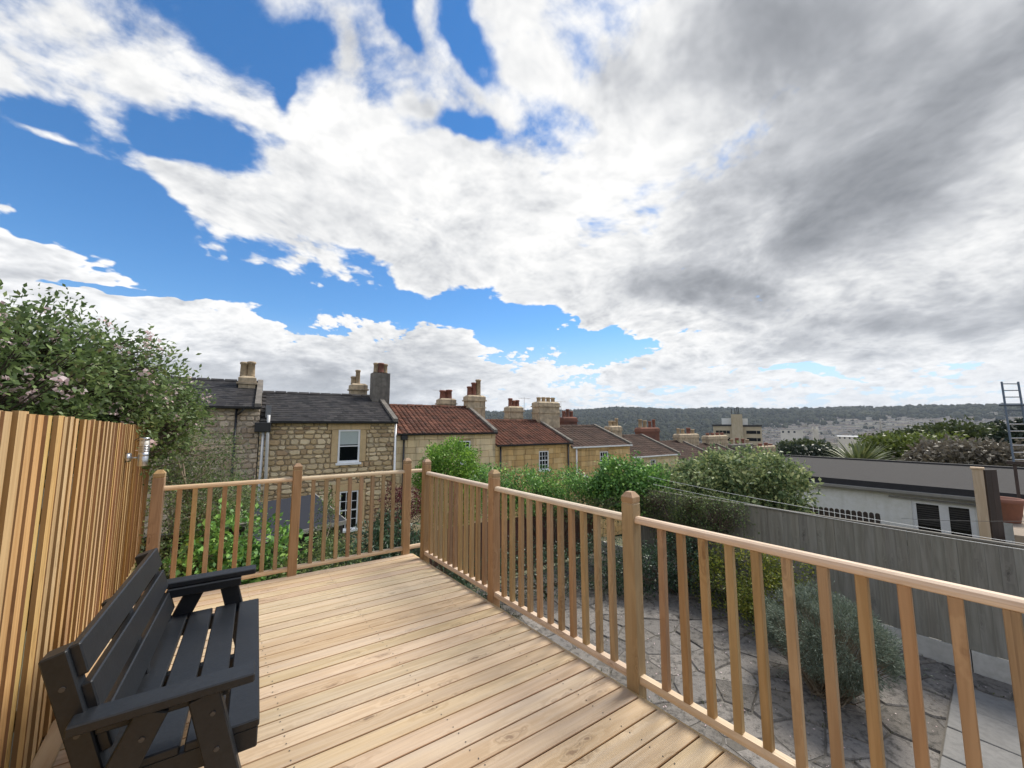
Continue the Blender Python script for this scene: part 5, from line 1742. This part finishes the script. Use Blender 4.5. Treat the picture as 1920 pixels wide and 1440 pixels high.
for i, (lab, pxy, d_, (rw, rh), mt, cl) in enumerate(far):
    c = at_d(*pxy, d_)
    k = random.Random(i)
    if 'conifer' in lab:
        bl = [(c + Vector((0, 0, rh * (t - .55))), (rw * (1.05 - t), rw * (1.05 - t), rh * .22)) for t in (.05, .22, .4, .58, .76, .94)]
    else:
        bl = [(c, (rw * .75, rw * .75, rh * .8))] + [(c + Vector((k.uniform(-.7, .7) * rw, k.uniform(-.7, .7) * rw, k.uniform(-.5, .35) * rh)), (rw * .45, rw * .45, rh * .42)) for _ in range(6)]
    plant('tree', lab, 'tree', gpt(c), bl, mt, cl * 4, 10, .03 * d_ ** .5 + .06, .0052 * d_ + .06, .0032 * d_ + .035, .22, 'bark', 40, seed=i + .5, gaps=.4, trunk='trunk', group='trees beyond the flat roof', wander=.6)

# ------------------------------------------------------------------ stone block with lift tower in the middle distance
d_ = 190.0
L_, Rr_ = at_d(1337, 800, d_), at_d(1430, 800, d_)
wd = (Rr_ - L_).to_2d().length
ang = math.atan2(Rr_.y - L_.y, Rr_.x - L_.x)
blk = thing('apartment_block', 'pale stone apartment block with a tall central lift tower', 'building', (L_.x, L_.y, -40), ang)
pxw = wd / 93.0
zt = at_d(1380, 799, d_).z + 40
tt = at_d(1380, 777, d_).z + 40


def bw(px_):
    return (px_ - 1337) * pxw


MB().box((bw(1337), 0, 0), (bw(1373), 11, zt)).build('wing', M['block_wall'], blk)
MB().box((bw(1394), 0, 0), (bw(1428), 11, zt - .2)).build('wing', M['block_wall'], blk)
MB().box((bw(1373), -1.5, 0), (bw(1394), 9, tt)).build('lift_tower', M['block_wall'], blk)
MB().box((bw(1335), -.4, zt), (bw(1372.9), 11.3, zt + .7)).build('roof_edge', M['felt_dark'], blk)
MB().box((bw(1394.1), -.4, zt - .2), (bw(1429), 11.3, zt + .5)).build('roof_edge', M['felt_dark'], blk)
MB().box((bw(1354), 3, zt + .7), (bw(1372), 9, zt + 3.4)).build('plant_room', M['render'], blk)
MB().box((bw(1394.2), 3, zt + .5), (bw(1404), 9, zt + 3.2)).build('plant_room', M['render'], blk)
for x_, h_ in ((1374, 3.5), (1381, 4.0), (1385, 4.6), (1388, 3.8)):
    MB().tube([(bw(x_), 2, tt), (bw(x_), 2, tt + h_ * .7)], .16, 5).build('mast', M['felt_dark'], blk)
for row in range(5):
    for x_ in (1342, 1349, 1356, 1363, 1400, 1406, 1412, 1419):
        z_ = zt - 2.2 - row * 3.0
        w_ = MB().box((bw(x_), -.06, z_ - 1.0), (bw(x_) + 1.2, .0, z_ + .3)).build('window', M['glass'], blk)

# ------------------------------------------------------------------ town across the valley
def house_variant(w_, d_, h_, rh):
    b = MB()
    b.box((-w_ / 2, -d_ / 2, -4), (w_ / 2, d_ / 2, h_), 0)
    a, c = w_ / 2 + .2, d_ / 2 + .3
    V = [(-a, -c, h_), (a, -c, h_), (a, c, h_), (-a, c, h_), (-a, 0, h_ + rh), (a, 0, h_ + rh)]
    b.add(V, [(0, 1, 5, 4), (2, 3, 4, 5), (0, 4, 3), (1, 2, 5)], 1)
    b.box((a - 1.0, -.5, h_), (a - .1, .5, h_ + rh + 1.3), 0)
    return b


variants = [house_variant(*v) for v in ((9, 9, 8, 3), (12, 9, 8.5, 3), (10, 10, 11, 2.6), (18, 11, 12, 2.5), (8, 9, 7.5, 3.2), (24, 12, 11, 2.2))]
vmes = [v.mesh('town_house', [M['town_wall'], M['town_roof']]) for v in variants]
spots = []
R2 = random.Random(11)
tries = 0
while len(spots) < 10500 and tries < 80000:
    tries += 1
    az = R2.uniform(-6, 54)
    r_ = R2.uniform(520, 900) if R2.random() < .06 else R2.uniform(880, 2250)
    # the wooded ridge in the middle, built-up slope to the right
    edge = np.interp(az, [-6, 4, 10, 20, 28, 34, 44, 54], [1500, 1750, 1650, 1420, 1500, 1950, 2230, 2250])
    if r_ > edge:
        continue
    dens = .9 if r_ < 1450 else .65
    if R2.random() > dens:
        continue
    n = R2.choice((1, 2, 4, 6, 9, 12)) if r_ > 700 else R2.choice((1, 2, 3))
    tang = math.radians(az) + HEAD
    vi = R2.randrange(6)
    rot = -tang + R2.choice((0, 0, 0, .25, -.25, .6, 1.57)) + R2.uniform(-.1, .1)
    wv = (9, 12, 10, 18, 8, 24)[vi]
    if wv > 12: n = min(n, 2)
    for i in range(n):
        x_ = r_ * math.sin(tang) + math.cos(rot) * wv * (i - n / 2)
        y_ = r_ * math.cos(tang) + math.sin(rot) * wv * (i - n / 2)
        spots.append((math.hypot(x_, y_), x_, y_, rot, vi))
# those that show largest are things of their own, the rest one mass of rooftops
spots.sort(key=lambda s_: s_[0] / (9, 12, 10, 18, 8, 24)[s_[4]] ** .6)
for i, (r_, x_, y_, rot, vi) in enumerate(spots[:290]):
    o = put('town_house', vmes[vi], None, (x_, y_, float(ground_z(x_, y_))), (0, 0, rot))
    tag(o, 'small pale stone town building with grey roof in the far valley', 'house', 'town buildings across the valley')
allv, allf, mi, base_i = [], [], [], 0
for (r_, x_, y_, rot, vi) in spots[290:]:
    b = variants[vi]
    A = np.array(b.v)
    c, s = math.cos(rot), math.sin(rot)
    A = np.column_stack([A[:, 0] * c - A[:, 1] * s + x_, A[:, 0] * s + A[:, 1] * c + y_, A[:, 2] + float(ground_z(x_, y_))])
    allv.append(A)
    allf += [[k + base_i for k in f] for f in b.f]
    mi += b.mi
    base_i += len(A)
tag(put('town_rooftops', np_mesh('town_rooftops', np.vstack(allv), allf, [M['town_wall'], M['town_roof']], False, mi)),
    'mass of distant stone terraces and rooftops over the valley', 'houses', kind='stuff')

# landmarks
def on_ground(px_, d_):
    p_ = at_d(px_, 800, d_)
    return Vector((p_.x, p_.y, float(ground_z(p_.x, p_.y))))


g = on_ground(1651, 1350)
sp = thing('church', 'distant church with a tall slender stone spire', 'church', g, -HEAD - R(35))
ztop = at_d(1651, 783, 1350).z - g.z
MB().box((-4, -4, -3), (4, 4, ztop * .42)).build('tower', M['town_wall'], sp)
MB().lathe([(4.6, ztop * .42), (.15, ztop)], (0, 0, 0), 8).build('spire', M['town_wall'], sp)
nv = MB().box((4, -5, -3), (26, 5, 9), 0)
nv.add([(4, -5.5, 9), (26, -5.5, 9), (26, 5.5, 9), (4, 5.5, 9), (4, 0, 15), (26, 0, 15)], [(0, 1, 5, 4), (2, 3, 4, 5), (0, 4, 3), (1, 2, 5)], 1)
nv.build('nave', [M['town_wall'], M['town_roof']], sp)
g = on_ground(1528, 1150)
ab = thing('abbey', 'distant pinnacled stone abbey tower among the town roofs', 'church', g, -HEAD - R(20))
ztop = at_d(1528, 799, 1150).z - g.z
MB().box((-4.5, -4.5, -3), (4.5, 4.5, ztop - 7)).build('tower', M['town_wall'], ab)
for sx__ in (-4, 4):
    for sy__ in (-4, 4):
        MB().lathe([(1.3, ztop - 12), (1.3, ztop - 6), (.1, ztop)], (sx__, sy__, 0), 6).build('pinnacle', M['town_wall'], ab)
nv = MB().box((6, -8, -3), (40, 8, ztop * .45), 0).box((-32, -8, -3), (-6, 8, ztop * .45), 0)
nv.build('nave', M['town_wall'], ab)
for (lab, px0, px1, py_, h_, d_, mt, rt) in (('long pale stone hall with grey roof in the valley', 1615, 1662, 815, 11, 820, 'block_wall', 'town_roof'),
                                            ('long low pale shed left of the valley trees', 1570, 1612, 818, 9, 860, 'town_wall', 'metal_roof'),
                                            ('tall pale stone crescent houses below the wooded hill', 1463, 1505, 806, 14, 1000, 'town_wall', 'town_roof'),
                                            ('white metal roofed shed beyond the cabbage palm', 1662, 1700, 850, 5, 130, 'render', 'metal_roof'),
                                            ('white metal roofed shed above the hedge end', 1490, 1522, 846, 5, 150, 'render', 'metal_roof'),
                                            ('long stone terrace with pale roof right of the valley', 1715, 1762, 818, 9, 700, 'town_wall', 'town_roof')):
    a, b_ = at_d(px0, py_, d_), at_d(px1, py_, d_)
    g_ = float(ground_z((a.x + b_.x) / 2, (a.y + b_.y) / 2))
    w_ = (b_ - a).to_2d().length
    root = thing('long_building', lab, 'building', (a.x, a.y, min(g_, a.z - h_)), math.atan2(b_.y - a.y, b_.x - a.x), 'long buildings in the valley')
    z_ = a.z - root.location.z
    MB().box((0, 0, -2), (w_, w_ * .22, z_)).build('wall', M[mt], root)
    dd = w_ * .22
    MB().add([(-.5, -.5, z_), (w_ + .5, -.5, z_), (w_ + .5, dd + .5, z_), (-.5, dd + .5, z_), (-.5, dd / 2, z_ + dd * .18), (w_ + .5, dd / 2, z_ + dd * .18)],
             [(0, 1, 5, 4), (2, 3, 4, 5), (0, 4, 3), (1, 2, 5), (0, 3, 2, 1)]).build('roof', M[rt], root)
    for k in range(int(w_ / (h_ * .7))):
        MB().box((k * h_ * .7 + h_ * .2, -.1, z_ - h_ * .45), (k * h_ * .7 + h_ * .45, .0, z_ - h_ * .15)).build('window', M['glass'], root)

# ------------------------------------------------------------------ far woods
ico_v = []
t_ = (1 + 5 ** .5) / 2
for a in (-1, 1):
    for b in (-t_, t_):
        ico_v += [(0, a, b), (a, b, 0), (b, 0, a)]
ico_v = unit(np.array(ico_v, float))
from itertools import combinations
ico_f = []
for tri in combinations(range(12), 3):
    A = ico_v[list(tri)]
    if all(abs(np.linalg.norm(A[i] - A[j]) - 1.0515) < .02 for i, j in ((0, 1), (1, 2), (0, 2))):
        n_ = np.cross(A[1] - A[0], A[2] - A[0])
        ico_f.append(tri if n_ @ A.mean(0) > 0 else (tri[0], tri[2], tri[1]))
# one subdivision
sv, sf, cache = [tuple(v) for v in ico_v], [], {}


def midp(i, j):
    k = (min(i, j), max(i, j))
    if k not in cache:
        m_ = np.array(sv[i]) + np.array(sv[j])
        sv.append(tuple(m_ / np.linalg.norm(m_)))
        cache[k] = len(sv) - 1
    return cache[k]


for a, b, c in ico_f:
    ab_, bc_, ca_ = midp(a, b), midp(b, c), midp(c, a)
    sf += [(a, ab_, ca_), (b, bc_, ab_), (c, ca_, bc_), (ab_, bc_, ca_)]
sv, sf = np.array(sv), np.array(sf)


def scatter_woods(name, label, n, azr, rfun, size, keep):
    az = rng.uniform(azr[0], azr[1], n * 3)
    r_ = rfun(n * 3)
    ok = keep(az, r_)
    az, r_ = az[ok][:n], r_[ok][:n]
    th = np.radians(az) + HEAD
    x_, y_ = r_ * np.sin(th), r_ * np.cos(th)
    s_ = rng.uniform(size[0], size[1], len(x_))
    z_ = ground_z(x_, y_) + s_ * .75
    V = sv[None] * (1 + rng.uniform(-.28, .28, (len(x_), len(sv), 1)))
    V = V * (s_[:, None] * np.array([.62, .62, .70]))[:, None, :] + np.stack([x_, y_, z_], -1)[:, None, :]
    F = sf[None] + (np.arange(len(x_)) * len(sv))[:, None, None]
    o = put(name, np_mesh(name, V.reshape(-1, 3), F.reshape(-1, 3), M['wood_far']))
    return tag(o, label, 'woodland', kind='stuff')


def edge_(az):
    return np.interp(az, [-60, -6, 4, 10, 20, 28, 34, 44, 54], [1450, 1500, 1720, 1620, 1400, 1480, 1930, 2210, 2230])


scatter_woods('woodland', 'dark wooded hillside along the far skyline', 13000, (-30, 56), lambda k: rng.uniform(1380, 2900, k), (9, 19), lambda a, r_: r_ > edge_(a) - 40 + rng.normal(size=len(a)) * 40)
scatter_woods('valley_trees', 'scattered dark trees between the far town buildings', 3200, (-25, 56), lambda k: rng.uniform(420, 2250, k), (5, 10), lambda a, r_: r_ < edge_(a))

# ------------------------------------------------------------------ air
hb = MB().box((-7600, -7600, -90), (7600, 7600, 240)).mesh('haze', [])
hm, w = new_mat('haze_air')
pv = w.n('ShaderNodeVolumePrincipled', {'Color': (.72, .82, .96, 1), 'Density': HAZE, 'Anisotropy': .25})
w.t.links.new(pv.outputs[0], w.n('ShaderNodeOutputMaterial').inputs['Volume'])
hb.materials.append(hm)
tag(put('haze', hb), 'thin blue haze filling the valley air', 'haze', kind='stuff')
